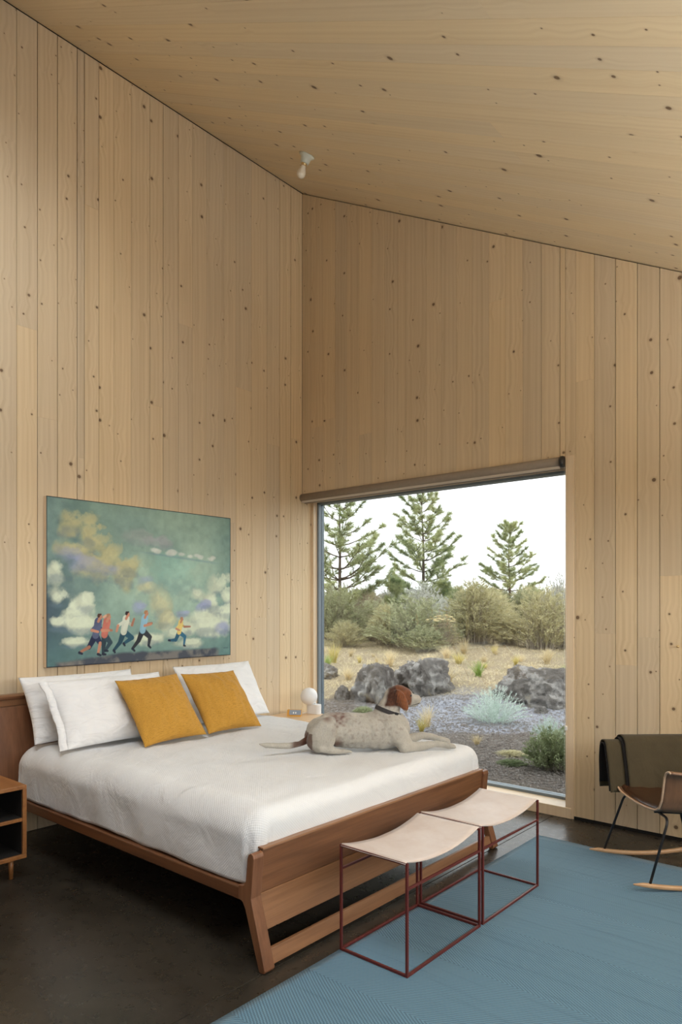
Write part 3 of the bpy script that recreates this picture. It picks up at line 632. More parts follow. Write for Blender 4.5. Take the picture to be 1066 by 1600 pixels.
# ---- coverlet: a cloth over the mattress
CX0, CX1, CY0, CY1, CT = .20, 2.408, -2.812, -.880, .632
def coverlet(u, v):
    R = .13; Lmax = R * math.pi / 2 + .175
    ix0, ix1, iy0, iy1 = CX0 + R, CX1 - R * .55, CY0 + R, CY1 - R
    s = ix0 - Lmax + u * (ix1 - ix0 + 2 * Lmax); t = iy0 - Lmax + v * (iy1 - iy0 + 2 * Lmax)
    cx = min(max(s, ix0), ix1); cy = min(max(t, iy0), iy1); dx, dy = s - cx, t - cy; L = math.hypot(dx, dy)
    top = CT + .012 * nz(s, t, 0, 2.6) + .006 * nz(s, t, 3, 7)
    # the mattress sinks a little from the pillows to the foot
    if L < 1e-6: return (cx, cy, top)
    ux, uy = dx / L, dy / L; foot = max(0, ux)
    corner = min(1, abs(ux * uy) * 2)
    Rl = R * (1 - .45 * foot ** 2)
    Le = min(L, Lmax * (1 + .0 * corner))
    arc = Rl * math.pi / 2
    if Le < arc: h, d = Rl * math.sin(Le / Rl), Rl * (1 - math.cos(Le / Rl))
    else: h, d = Rl, Rl + (Le - arc)
    wave = .010 * nz(s * 3.0 + 5, t * 3.0, 7, 1.6) * min(1, d / .1) + .012 * corner * math.sin((ux - uy) * 14) * min(1, d / .15)
    if foot > .5: wave = min(wave, .002)
    if uy < -.5: h = min(h, R - .002)
    z = max(top - d, .321 + .004 * nz(s, t, 1, 9))
    return (min(cx + ux * (h + wave), 2.399 if z < .47 else 2.43), max(cy + uy * (h + wave), CY0 - .006), z)
NUc, NVc = 190, 180
cov = grid_mesh('coverlet', NUc, NVc, coverlet, 'waffle', None, uv=lambda u, v: (u * 2.75, v * 2.55), solid=.006, origin=(1.3, -1.85, .32))
tag(cov, 'white waffle-weave coverlet spread over the walnut bed', 'coverlet')
# ---- pillows
def pillow(name, mat, w, h, t, base, lean, yaw, roll, label, cat, group, seed, flange=0.0, p=2.1, pinch=.05):
    """base: world point of the bottom-edge middle; lean back from vertical"""
    nu, nv = 40, 34; V = []; F = []
    def sh(a, b, side):
        x = a; y = b
        ex = abs(a) ** p; ey = abs(b) ** p
        th = max(0, (1 - ex)) ** .55 * max(0, (1 - ey)) ** .55
        # edges bow in between the corners
        X = a * w / 2 * (1 - pinch * (1 - b * b) * abs(a) ** 3); Y = b * h / 2 * (1 - pinch * (1 - a * a) * abs(b) ** 3)
        z = side * t / 2 * th * (1 + .10 * nz(a * 2 + seed, b * 2, side * 3, 1.1))
        wr = .013 * nz(a * 3 + seed * 3, b * 3, 5, 1.3) * th + .008 * nz(a * 8 + seed, b * 3, 9, 1.0) * min(1, th * 2)
        rad = math.hypot(1 - abs(a), 1 - abs(b)); wr += .007 * math.sin(math.atan2(1 - abs(b) + .01, 1 - abs(a) + .01) * 9 + seed) * max(0, 1 - rad / .7) * th * 2
        return Vector((X, Y, z + wr * side))
    idx = {}
    for side in (1, -1):
        for j in range(nv):
            for i in range(nu):
                a = -1 + 2 * i / (nu - 1); b = -1 + 2 * j / (nv - 1)
                a = math.sin(a * math.pi / 2) * .5 + a * .5; b = math.sin(b * math.pi / 2) * .5 + b * .5
                edge = i in (0, nu - 1) or j in (0, nv - 1)
                if side == -1 and edge: idx[side, i, j] = idx[1, i, j]; continue
                idx[side, i, j] = len(V); V.append(sh(a, b, side))
        for j in range(nv - 1):
            for i in range(nu - 1):
                q = (idx[side, i, j], idx[side, i + 1, j], idx[side, i + 1, j + 1], idx[side, i, j + 1]); F.append(q if side == 1 else q[::-1])
    cl_, sl_ = math.cos(lean), math.sin(lean)
    wv = Vector((0, 1, 0)); up = Vector((-sl_, 0, cl_)); no = wv.cross(up)
    M = Matrix((wv, up, no)).transposed()
    M = Matrix.Rotation(yaw, 3, 'Z') @ M @ Matrix.Rotation(roll, 3, 'Z')
    me = bpy.data.meshes.new(name); me.from_pydata([tuple(v + Vector((0, h / 2, 0))) for v in V], [], F); me.materials.append(MAT[mat]); me.polygons.foreach_set('use_smooth', [True] * len(me.polygons)); me.update()
    o = link(name, me, None, base); o.rotation_euler = M.to_euler(); tag(o, label, cat, group)
    if flange:
        V2 = []; F2 = []; m = 24
        for j in range(m):
            b = -1 + 2 * j / (m - 1); f = .0025 * math.sin(j * .55 + seed) + .001 * math.sin(j * 1.7)
            x0 = -w / 2 * (1 - pinch * (1 - b * b)) + .012; y = b * h / 2 * .985 + h / 2
            for (dx, dz) in ((0, .004 + f), (-flange * .5, .006 + f * 2), (-flange, .002 + f * 3), (-flange, -.004 + f * 3), (-flange * .5, -.003 + f * 2), (0, -.006 + f)): V2.append((x0 + dx, y, dz))
        for j in range(m - 1):
            for q in range(6): F2.append((j * 6 + q, j * 6 + (q + 1) % 6, j * 6 + 6 + (q + 1) % 6, j * 6 + 6 + q))
        me = bpy.data.meshes.new('flange'); me.from_pydata(V2, [], F2); me.materials.append(MAT[mat]); me.polygons.foreach_set('use_smooth', [True] * len(me.polygons)); me.update(); link('flange', me, o)
    # piping seam round the rim
    return o
PZ = .652
wg = 'white bed pillows'; yg = 'mustard cushions on the bed'
pillow('bed_pillow', 'white_cotton', .80, .45, .20, (.415, -2.375, PZ), .50, 0, .0, 'white pillow resting directly on the headboard, behind another white pillow', 'pillow', wg, 1.3)
pillow('bed_pillow', 'white_cotton', .82, .46, .21, (.70, -2.31, PZ), .58, .02, .0, 'white pillow with an open flanged end leaning in front of another white pillow', 'pillow', wg, 4.1, .055)
pillow('bed_pillow', 'white_cotton', .74, .47, .19, (.57, -1.335, PZ), .56, .0, .0, 'white pillow sticking out past a mustard cushion, closest to the globe lamp', 'pillow', wg, 7.7)
pillow('throw_cushion', 'mustard_linen', .475, .49, .17, (.955, -2.125, PZ), .68, .0, .03, 'mustard yellow square cushion leaning on the flanged white pillow', 'cushion', yg, 2.2, 0, 1.9, .07)
pillow('throw_cushion', 'mustard_linen', .465, .49, .17, (.95, -1.638, PZ), .70, .0, -.02, 'mustard yellow square cushion between the other mustard cushion and the last white pillow', 'cushion', yg, 5.5, 0, 1.9, .07)
# ---- nightstands
ZT = .515
def nightstand(y0, y1, x0, x1, label, drawer):
    r = thing('nightstand', ((x0 + x1) / 2, (y0 + y1) / 2, 0), label, 'nightstand'); t = .022
    m = 'cherry_x' if drawer else 'oak_x'
    box('top', x0, x1, y0, y1, ZT - t, ZT, m, r, .003); box('bottom', x0, x1, y0, y1, .115, .115 + t, m, r, .003)
    box('side_panel', x0, x1, y0, y0 + t, .115 + t, ZT - t, m, r, .002); box('side_panel', x0, x1, y1 - t, y1, .115 + t, ZT - t, m, r, .002)
    box('back_panel', x0, x0 + .012, y0 + t, y1 - t, .115 + t, ZT - t, 'walnut_y', r)
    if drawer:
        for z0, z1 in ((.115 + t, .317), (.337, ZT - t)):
            box('shade_panel', x0 + .013, x1 - .014, y1 - t - .002, y1 - t - .0005, z0 + .001, z1 - .001, 'dark_gap', r); box('shade_panel', x0 + .0125, x0 + .014, y0 + t, y1 - t - .003, z0 + .001, z1 - .001, 'dark_gap', r); box('shade_panel', x0 + .015, x1 - .014, y0 + t, y1 - t - .003, z0 + .0005, z0 + .0015, 'dark_gap', r)  # dark sheets stand in for the shade inside the open shelves
    box('shelf', x0 + .012, x1 - .005, y0 + t, y1 - t, .318, .336, m, r, .002)
    for (x, y) in ((x0 + .05, y0 + .05), (x1 - .06, y0 + .05), (x0 + .05, y1 - .06), (x1 - .06, y1 - .06)):
        lathe('leg', [(.011, 0), (.014, .115)], m, r, (x, y, 0), 16)
    return r
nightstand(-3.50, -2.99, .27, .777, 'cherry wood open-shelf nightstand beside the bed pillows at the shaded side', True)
nightstand(-.70, -.075, .03, .50, 'pale wood nightstand in the corner by the window carrying a globe lamp', False)
# ---- globe lamp
lp = Vector((.262, -.125, ZT))
la = thing('table_lamp', lp, 'small white globe lamp with block base on the corner nightstand', 'lamp')
def stadium(cx, cy, L, r, ang, n=12):
    pts = []
    for k in range(n + 1): a = -H + math.pi * k / n; pts.append((L / 2 + r * math.cos(a), r * math.sin(a)))
    for k in range(n + 1): a = H + math.pi * k / n; pts.append((-L / 2 + r * math.cos(a), r * math.sin(a)))
    c, s_ = math.cos(ang), math.sin(ang); return [(cx + c * x - s_ * y, cy + s_ * x + c * y) for x, y in pts]
ang = math.atan2(RT.y, RT.x) - .5
prism('lamp_base', stadium(lp.x + .004, lp.y + .003, .075, .034, ang), 'z', ZT, ZT + .088, 'white_ceramic', la, .003)
gc = lp + Vector((-.028, -.03, .0)); gr = .0785
lathe('globe_shade', [(gr * math.sin(a), .158 - gr * math.cos(a)) for a in np.linspace(.02, math.pi - .02, 26)], 'white_ceramic', la, gc, 36)
lathe('dimmer_knob', [(.008, .085), (.008, .102), (.006, .105)], 'white_ceramic', la, lp + Vector((.012, .012, 0)), 16)
tube('power_cord', [(lp.x - .05, lp.y - .02, ZT + .006), (.17, -.20, ZT + .004), (.13, -.21, ZT + .004), (.075, -.16, ZT + .004), (.06, -.12, ZT + .004)], .003, 'white_plastic', la, 6)
# ---- alarm clock
ck = Vector((.225, -.335, ZT)); ca = thing('alarm_clock', ck, 'small yellow wedge alarm clock with grey screen on the corner nightstand', 'clock')
cdir = (RT * .995 - FW * .1).normalized(); cn = Vector((cdir.y, -cdir.x, 0))
def cpt(a, b, z): return ck + cdir * a + cn * b + Vector((0, 0, z))
def cprism(name, poly, a0, a1, mat):
    k = len(poly); V = [cpt(a0, b, z) for b, z in poly] + [cpt(a1, b, z) for b, z in poly]
    return mk(name, V, [tuple(range(k)), tuple(range(k, 2 * k))[::-1]] + [(i, k + i, k + (i + 1) % k, (i + 1) % k) for i in range(k)], mat, ca)
cprism('case', [(-.03, 0), (.035, 0), (.03, .012), (.012, .054), (-.03, .054)], -.062, .062, 'clock_yellow')
fc = cprism('screen', [(.0305, .016), (.0345, .016), (.0165, .056), (.0125, .056)], -.040, .064, 'clock_face')
for a in (-.008, .012):        # two pale digits on the screen
    for (b, z0, z1) in ((0, .026, .040),):
        d0 = lambda aa, z: cpt(aa, .0349 - (z - .016) * .45 + .0006, z)
        mk('digit', [d0(a, z0), d0(a + .010, z0), d0(a + .010, z1), d0(a, z1)], [(0, 1, 2, 3)], 'white_plastic', fc)
# ---- rug
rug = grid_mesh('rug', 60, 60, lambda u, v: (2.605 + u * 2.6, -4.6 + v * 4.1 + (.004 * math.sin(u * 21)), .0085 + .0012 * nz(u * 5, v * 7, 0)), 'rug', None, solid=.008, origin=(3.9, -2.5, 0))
tag(rug, 'large blue herringbone flatweave rug on the concrete floor', 'rug')
# ---- stools: steel rod frame with a leather sling
def stool(y0, y1, label):
    x0, x1 = 2.608, 2.966; z0, zt = .009, .462; w = .011; h = w / 2
    r = thing('leather_stool', ((x0 + x1) / 2, (y0 + y1) / 2, z0), label, 'stool', 'rust-red sling stools')
    xs = (x0 + h, x1 - h); yy = (y0 + h, y1 - h); zb = z0 + h
    for x in xs:
        for y in yy: bar('leg', (x, y, z0 + h), (x, y, zt), w, 'red_steel', r)
        bar('base_rail', (x, y0 + w * 1.5, zb), (x, y1 - w * 1.5, zb), w, 'red_steel', r)
        bar('side_rail', (x, y0 + w * 1.5, .362), (x, y1 - w * 1.5, .362), w * .9, 'red_steel', r)
    for y in yy:
        bar('base_rail', (x0 + w * 1.5, y, zb), (x1 - w * 1.5, y, zb), w, 'red_steel', r); bar('top_rail', (x0 + w * 1.5, y, zt), (x1 - w * 1.5, y, zt), w, 'red_steel', r)
    def seat(u, v):
        y = y0 - .002 + v * (y1 - y0 + .004); q = 2 * v - 1
        z = zt + .013 - .040 * (1 - abs(q) ** 2.2) - (.012 if abs(q) > .985 else 0)
        return (x0 + .008 + u * (x1 - x0 - .016), y, z + .002 * nz(u * 3, v * 5, y0))
    sg = grid_mesh('sling_seat', 12, 60, seat, 'saddle_leather', r, solid=.005)
    return r
stool(-2.483, -1.893, 'stool with pale leather sling and rust-red rod frame, in front of the footboard middle')
stool(-1.872, -1.275, 'stool with pale leather sling and rust-red rod frame, the one closer to the window')
# ---- rocking chair
CO = Vector((3.25, -.79, .009)); cf = Vector((-.7071, -.7071, 0)); cs = Vector((.7071, -.7071, 0))
def cp(a, b, z): return CO + cf * a + cs * b + Vector((0, 0, z - .009))
rc = thing('rocking_chair', CO + cf * -.25, 'bent plywood rocking chair with leather seat and black wire legs', 'rocking chair')
for sgn in (-1, 1):
    V = []; F = []; m = 30
    for i in range(m):
        a = .085 - i / (m - 1) * .80; q = (a + .27) / .36
        zb = .0095 + .040 * q * q; hw = .012 * min(1, (i + .6) / 3, (m - .4 - i) / 3); hh = .022 * min(1, (i + 1.2) / 3.5)
        for db, dz in ((-hw, .002), (-hw * .6, 0), (hw * .6, 0), (hw, .002), (hw, hh - .003), (hw * .6, hh), (-hw * .6, hh), (-hw, hh - .003)): V.append(cp(a, .263 * sgn + db, zb + dz))
    for i in range(m - 1):
        for k in range(8): F.append((i * 8 + k, i * 8 + (k + 1) % 8, i * 8 + 8 + (k + 1) % 8, i * 8 + 8 + k))
    F.append(tuple(range(8))[::-1]); F.append(tuple((m - 1) * 8 + k for k in range(8)))
    mk('rocker', V, F, 'beech', rc, True)
def arcpts(pts, rad=.035, n=6):
    P = [Vector(p) for p in pts]; out = [P[0]]
    for i in range(1, len(P) - 1):
        a = (P[i - 1] - P[i]); b = (P[i + 1] - P[i]); r = min(rad, a.length * .45, b.length * .45); a.normalize(); b.normalize()
        p0 = P[i] + a * r; p2 = P[i] + b * r
        for k in range(n + 1): t = k / n; out.append(p0 * (1 - t) ** 2 + P[i] * 2 * t * (1 - t) + p2 * t * t)
    return out + [P[-1]]
tube('front_leg_frame', arcpts([cp(0, -.263, .036), cp(-.118, -.235, .385), cp(-.135, -.12, .376), cp(-.135, .12, .376), cp(-.118, .238, .378), cp(0, .263, .036)], .045), .0068, 'black_steel', rc, 12)
tube('rear_leg_frame', arcpts([cp(-.53, -.263, .036), cp(-.44, -.238, .365), cp(-.42, -.12, .352), cp(-.42, .12, .352), cp(-.44, .238, .365), cp(-.53, .263, .036)], .045), .0068, 'black_steel', rc, 12)
for sgn in (-1, 1): tube('seat_bar', [cp(-.10, .13 * sgn, .386), cp(-.46, .13 * sgn, .362)], .0068, 'black_steel', rc, 10)
SEC = [(-.345, .648), (-.325, .652), (-.303, .642), (-.288, .615), (-.278, .56), (-.262, .485), (-.235, .435), (-.19, .412), (-.10, .402), (0, .398), (.10, .402), (.19, .412), (.235, .435), (.262, .485), (.278, .56), (.288, .61), (.303, .636), (.325, .646), (.345, .642)]
def shell(u, v, lift=0.0):
    q = u * (len(SEC) - 1); i = min(int(q), len(SEC) - 2); t = q - i
    b = SEC[i][0] * (1 - t) + SEC[i + 1][0] * t; z = SEC[i][1] * (1 - t) + SEC[i + 1][1] * t
    a = -.072 - v * .50; fl = max(0, 1 - abs(b) / .27)
    z += -.022 * math.sin(min(v * 1.3, 1) * math.pi / 2) + max(0, v - .72) ** 1.6 * 2.6 * fl
    arm = max(0, (z - .50) / .15); z -= .02 * v * arm
    a -= .02 * (1 - v) * 0 + max(0, v - .8) * .2 * fl
    return cp(a, b, z + lift)
sh_ = grid_mesh('seat_shell', 55, 30, shell, 'ply_walnut', rc, solid=.011, solid_off=0)
V, F = tube_data([shell(i / 60, -.004) for i in range(61)], .0058, 8); mk('shell_edge', V, F, 'ply_edge', sh_, True)
def pad(u, v):
    q = 2 * u - 1; e_ = (1 - abs(q) ** 6) * (1 - abs(2 * v - 1) ** 8)
    p = shell(.5 + q * .205, .03 + v * .62); return p + Vector((0, 0, .008 + .020 * max(0, e_) ** .5))
grid_mesh('leather_pad', 30, 30, pad, 'leather_brown', rc)
# ---- wool blanket folded over the chair's far arm
blk = thing('wool_blanket', cp(-.2, -.31, .40), 'folded olive wool blanket hung over the arm of the rocking chair', 'blanket')
def drape(name, a0, a1, off, zin, zout, mat, top, seed, cut=0.0, spread=.0):
    """inverted U over the arm: inside fall, ridge, outside fall"""
    nu, nv = 40, 46
    def f(u, v):
        a = a0 + (a1 - a0) * u
        c = -.312; hw = .036 + off + spread
        s_ = v * 2 - 1
        if abs(s_) < .22: th = s_ / .22 * H; b = c - math.sin(th) * hw; z = top + off + math.cos(th) * hw * .8
        else:
            d = (abs(s_) - .22) / .78; hang = (zin if s_ < 0 else zout); b = c - math.copysign(hw + .004 * math.sin(d * 3), s_); z = (top + off) * (1 - d) + hang * d
        if s_ < -.22: b += .072 * (-(s_) - .22)
        w = .006 * nz(a * 9 + seed, s_ * 3, 2, 1) + (.006 * math.sin(a * 60 + seed) * max(0, abs(s_) - .75) * 3)
        z += cut * math.sin(a * 34 + seed) * max(0, abs(s_) - .8) * 4 * .35
        return cp(a - .012 * (1 - abs(s_)) * 0, b + w, z - .03 * (-(a) - .0) * .25)
    return grid_mesh(name, nu, nv, f, mat, blk, solid=.005, solid_off=0)
drape('inner_fold', -.015, -.62, .000, .405, .43, 'shade_wool', .645, 1.0)
drape('under_fold', -.020, -.62, .008, .400, .40, 'olive_wool', .648, 2.0)
drape('middle_fold', -.112, -.62, .017, .412, .41, 'shade_wool', .645, 3.4)
drape('outer_fold', -.128, -.62, .024, .418, .42, 'olive_wool', .647, 4.0, .016)
# ---- small screw hook on the wall
hk = thing('screw_hook', (3.319, -.004, 1.239), 'tiny brass screw hook on the wood wall above the rocking chair', 'hook')
lathe('shank', [(.008, 0), (.008, .003), (.003, .004), (.003, .022)], 'brass', hk, (3.319, 0, 1.239), 12, (0, -1, 0))
tube('hook_bend', [(3.319, -.022, 1.239), (3.319, -.03, 1.233), (3.319, -.034, 1.24), (3.319, -.033, 1.25)], .0025, 'brass', hk, 8)
# ---- unseen torchieres added as fill light, washing the ceiling
def torchiere(x, y, watt, label):
    r = thing('fill_lamp', (x, y, 0), label, 'lamp')
    lathe('base', [(.14, 0), (.14, .012), (.13, .02), (.02, .026)], 'lamp_metal', r, (x, y, 0), 32); lathe('pole', [(.012, .02), (.012, 1.62)], 'lamp_metal', r, (x, y, 0), 12)
    V, Fc = [], []; prof = [(.03, 1.60), (.10, 1.64), (.15, 1.70), (.147, 1.70), (.097, 1.645), (.028, 1.61)]; k = 32
    for (q, z) in prof:
        for i in range(k): a = 6.28319 * i / k; V.append((x + q * math.cos(a), y + q * math.sin(a), z))
    for j in range(5):
        for i in range(k): Fc.append((j * k + i, j * k + (i + 1) % k, (j + 1) * k + (i + 1) % k, (j + 1) * k + i))
    mk('bowl_shade', V, Fc, 'white_ceramic', r, True)
    l = bpy.data.lights.new('fill_light', 'AREA'); l.shape = 'DISK'; l.size = .2; l.energy = watt; l.color = (1.0, .96, .91)
    o = bpy.data.objects.new('fill_light', l); COL.objects.link(o); o.parent = r; o.location = (0, 0, 1.66); o.rotation_euler = (math.pi, 0, 0)
torchiere(5.25, -1.0, 17, 'unseen torchiere added as fill light by the glazed wall near the rocking chair')
torchiere(5.25, -3.2, 17, 'unseen torchiere added as fill light by the middle of the glazed wall')
#DOG
#END_THINGS
# ---- dog lying on the bed, one continuous surface
DSC = 258.0
dd = Vector((.66, .7513, 0)).normalized(); dn = Vector((dd.y, -dd.x, 0))
D0 = Vector((2.005, -1.485, .640)) - RT * .048         # bed point under pixel column 575
def dbase(px): return 1175.5 - .040 * (px - 490)
def dp(px, py, b): return D0 + dd * ((px - 575) / DSC) + dn * b + Vector((0, 0, (dbase(px) - py) / DSC))
dog = thing('dog', D0, 'white setter dog with chestnut head lying on the bed looking out of the window', 'dog')
dbm = bmesh.new()
def blob(c, r, sx=1, sy=1, sz=1, rot=None):
    M = Matrix.Translation(c) @ Matrix((dd.to_4d().xyz.to_4d(), dn.to_4d(), Vector((0, 0, 1, 0)), Vector((0, 0, 0, 1)))).transposed() if False else None
    B = Matrix((dd, dn, Vector((0, 0, 1)))).transposed()
    if rot: B = B @ rot
    M = Matrix.Translation(c) @ B.to_4x4() @ Matrix.Diagonal((r * sx, r * sy, r * sz, 1))
    bmesh.ops.create_icosphere(dbm, subdivisions=2, radius=1.01, matrix=M)
def limb(pts, n=7, sy=1.0):
    """chain of (px, py, b, radius) filled with overlapping blobs"""
    for (a, c) in zip(pts[:-1], pts[1:]):
        L = (dp(*a[:3]) - dp(*c[:3])).length; k = max(2, int(L / (min(a[3], c[3]) * .35)))
        for i in range(k + 1):
            t = i / k; q = [a[j] * (1 - t) + c[j] * t for j in range(4)]; blob(dp(*q[:3]), q[3], 1, sy, 1)
# trunk
limb([(507, 1146, 0, .088), (522, 1143, 0, .098), (545, 1145, 0, .100), (575, 1144, 0, .108), (603, 1142, .0, .118), (620, 1140, 0, .108)], sy=.98)
limb([(520, 1134, 0, .070), (545, 1132, 0, .066), (575, 1134, 0, .070), (600, 1130, 0, .075)], sy=.9)      # back line
limb([(612, 1130, 0, .098), (622, 1136, 0, .086), (628, 1148, 0, .070)])                # forechest
# neck and head (looking right and a little away)
limb([(606, 1128, 0, .088), (611, 1114, 0, .073), (618, 1102, -.004, .064), (624, 1092, -.008, .060)], sy=.9)
limb([(622, 1090, -.008, .060), (630, 1087.5, -.012, .063), (640, 1089, -.016, .052)], sy=.92)
limb([(640, 1091, -.018, .043), (650, 1093.5, -.024, .035), (657, 1094.5, -.028, .032), (661, 1094.5, -.031, .029)], sy=.85)
limb([(640, 1098, -.018, .033), (652, 1101, -.026, .025), (657, 1101.5, -.028, .020)], sy=.85)
blob(dp(643, 1083, -.020), .026, 1.2, 1.3, .8)                                          # brow / stop
# ears: long drooping flaps
for sg, pts in ((1, [(625, 1081, .048, .017), (629, 1086, .062, .025), (633, 1095, .067, .028), (636, 1103, .064, .024), (638, 1109, .060, .013)]),
                (-1, [(627, 1081, -.062, .016), (631, 1088, -.074, .021), (635, 1097, -.077, .022), (637, 1104, -.072, .014)])):
    limb(pts, sy=.55)
limb([(622, 1083, .040, .014), (627, 1096, .058, .017), (632, 1104, .056, .012)], sy=.6)
# shoulders, front legs
for sg in (1, -1):
    b = .075 * sg
    limb([(614, 1134, b, .066), (626, 1148, b * 1.08, .060), (636, 1161, b * 1.1, .046)], sy=.72)
limb([(634, 1163, .088, .044), (648, 1164, .080, .033), (668, 1162, .070, .0255), (684, 1159, .066, .0205), (698, 1161, .064, .0195), (706, 1162, .063, .0205), (712, 1163, .062, .017)])
limb([(640, 1160, -.060, .038), (655, 1157, -.064, .030), (672, 1153, -.070, .024), (686, 1154, -.074, .020), (700, 1158, -.076, .019), (708, 1160, -.077, .021), (714, 1161, -.077, .017)])
for (px, py, b) in ((713, 1163.5, .062), (715, 1161.5, -.077)):                           # toes
    for k in (-1.5, -.5, .5, 1.5): limb([(px - 3, py, b + k * .0095, .0095), (px + 2.6 - abs(k) * .8, py + .6, b + k * .0105, .0078)])
# haunch: thigh folded up, knee high, shank down, foot along the bed
limb([(501, 1156, .07, .068), (505, 1146, .085, .070), (512, 1135, .095, .058), (519, 1128, .10, .038)], sy=.75)
limb([(504, 1160, .075, .060), (512, 1150, .09, .056), (517, 1142, .095, .046)], sy=.72)
limb([(519, 1127, .10, .032), (521, 1140, .105, .032), (520, 1155, .106, .027), (516, 1166, .106, .022)], sy=.85)
limb([(505, 1167, .105, .022), (520, 1169, .11, .0225), (532, 1170, .112, .017), (543, 1170, .112, .014), (550, 1170.5, .112, .010)])
limb([(500, 1156, -.07, .064), (508, 1146, -.085, .058), (518, 1136, -.09, .040)], sy=.75)
limb([(540, 1160, -.05, .04), (552, 1164, -.06, .03)])
# tail along the cover
limb([(494, 1154, 0, .036), (486, 1159, .012, .021), (474, 1164, .03, .017), (458, 1166, .05, .0195), (440, 1165, .066, .018), (424, 1164, .078, .016), (420, 1163, .086, .012), (414, 1162, .09, .007)], sy=1.1)
tmp = bpy.data.meshes.new('tmp'); dbm.to_mesh(tmp); dbm.free(); to = bpy.data.objects.new('tmp', tmp); COL.objects.link(to)
md = to.modifiers.new('r', 'REMESH'); md.mode = 'VOXEL'; md.voxel_size = .006
md = to.modifiers.new('s', 'SMOOTH'); md.factor = .5; md.iterations = 7
bpy.context.view_layer.update(); dg = bpy.context.evaluated_depsgraph_get()
dm = bpy.data.meshes.new_from_object(to.evaluated_get(dg)); bpy.data.objects.remove(to); dm.name = 'body'
cols = []; zlow = D0.z - .006
nv_ = len(dm.vertices); VC = np.empty(nv_ * 3); dm.vertices.foreach_get('co', VC); VC = VC.reshape(-1, 3); VN = np.empty(nv_ * 3); dm.vertices.foreach_get('normal', VN); VN = VN.reshape(-1, 3)
def near(p, px, py, b, r): return (p - dp(px, py, b)).length / r
for vi in range(nv_):
    p = Vector(VC[vi])
    if p.z < zlow: VC[vi, 2] = zlow
    # short fur ruffle
    w = nz(p.x, p.y, p.z, 28.) * .5 + nz(p.x, p.y, p.z, 70.) * .3
    VC[vi] += VN[vi] * (.0022 * w)
    n1 = nz(p.x, p.y, p.z, 9.); n2 = nz(p.x + 5, p.y, p.z, 24.); n3 = nz(p.x, p.y + 7, p.z, 60.)
    c = Vector((.455, .43, .375)) * (1 + .10 * n2)
    roan = max(0, n3 - .18) * 1.6 + max(0, n1 - .25) * .8
    def mixin(col, f):
        global c_
        f = min(1, max(0, f)); return c.lerp(Vector(col), f)
    body = near(p, 575, 1143, 0, .25)
    if body < 1: c = mixin((.25, .21, .185), min(.5, roan * .8))
    br = (.235, .072, .026); dk = (.10, .032, .014)
    a = (p - D0).dot(dd) * DSC + 575; zz = dbase(a) - (p.z - D0.z) * DSC; bb = (p - D0).dot(dn)
    # chestnut hood: skull and ears, leaving the muzzle, a pale nape line and the throat white
    inhead = (zz < 1108 + 10 * n2 * .3) and a > 605
    if inhead:
        edge = 651 + 2.5 * n2
        m_ = min(1, max(0, (edge - a) / 3.0)) * min(1, max(0, ((1105.5 + 3 * n1) - zz) / 3.0)) * min(1, max(0, (a - (609 + (zz - 1085) * -.35 + 2 * n2)) / 4.0))
        ear = min(near(p, 630, 1088, .064, .034), near(p, 634, 1098, .067, .036), near(p, 638, 1109, .061, .024))
        if ear < 1.15: m_ = max(m_, min(1, (1.15 - ear) * 6)) if a > 618 else m_
        tone = .5 + .5 * n3 + .35 * n2
        hair = .5 + .5 * math.sin(a * 2.2 + zz * .35 + n2 * 5)
        col = Vector((.055, .018, .009)).lerp(Vector((.30, .098, .034)), min(1, max(0, tone * .45 + hair * .45 * (1 if ear < 1.3 else .35) + (.12 if a > 624 else -.30))))
        c = mixin(col, m_)
        if a > 655.5 and zz < 1096 and False: c = mixin((.02, .018, .018), 1)
    # back and rump patches, dark tail root
    f = max(0, 1.15 - near(p, 536, 1121, .055, .075) - .55 * abs(n2) + .25 * n1)
    if f > 0: c = mixin((.15, .075, .062), f * 1.0 * (.35 + .9 * max(0, n3 + .45)))
    f = max(0, 1.1 - near(p, 526, 1118, .0, .05) + .3 * n2); c = mixin((.20, .11, .085), f * .7) if f > 0 else c
    f = max(0, 1.1 - near(p, 514, 1122, .11, .035) + .3 * n2); c = mixin((.19, .125, .10), f) if f > 0 else c
    f = max(0, 1.2 - near(p, 491, 1163, .03, .062) + .35 * n1); c = mixin((.10, .036, .018), f * 2.2) if f > 0 else c
    if 455 < a < 492 and zz > 1145: c = mixin((.085, .03, .016), min(1, (a - 458) / 8) * (.8 + .3 * n2))
    f = max(0, 1.0 - near(p, 531, 1158, .05, .05)); c = mixin((.17, .08, .05), f * 1.5) if f > 0 else c
    cols += [c.x, c.y, c.z, 1]
at_ = dm.color_attributes.new('Col', 'FLOAT_COLOR', 'POINT'); at_.data.foreach_set('color', cols)
dm.vertices.foreach_set('co', (VC - np.array(D0)).ravel())
dm.materials.clear(); dm.materials.append(MAT['fur']); dm.polygons.foreach_set('use_smooth', [True] * len(dm.polygons)); dm.update()
link('body', dm, dog)
def dblob(name, c, r, mat, sx=1, sy=1, sz=1):
    b = bmesh.new(); B = Matrix((dd, dn, Vector((0, 0, 1)))).transposed()
    bmesh.ops.create_icosphere(b, subdivisions=3, radius=1, matrix=Matrix.Translation(c) @ B.to_4x4() @ Matrix.Diagonal((r * sx, r * sy, r * sz, 1)))
    return bm_obj(name, b, mat, dog, True)
dblob('nose', dp(665.3, 1091.0, -.032), .0125, 'black_plastic', .75, 1.0, .75)
for b in (.016, -.060): dblob('eye', dp(647.8, 1087.5, b), .0075, 'black_plastic')
tube('mouth_line', [dp(663, 1100, -.012), dp(656, 1102, -.0035), dp(650, 1103, .004)], .0016, 'black_plastic', dog, 6)
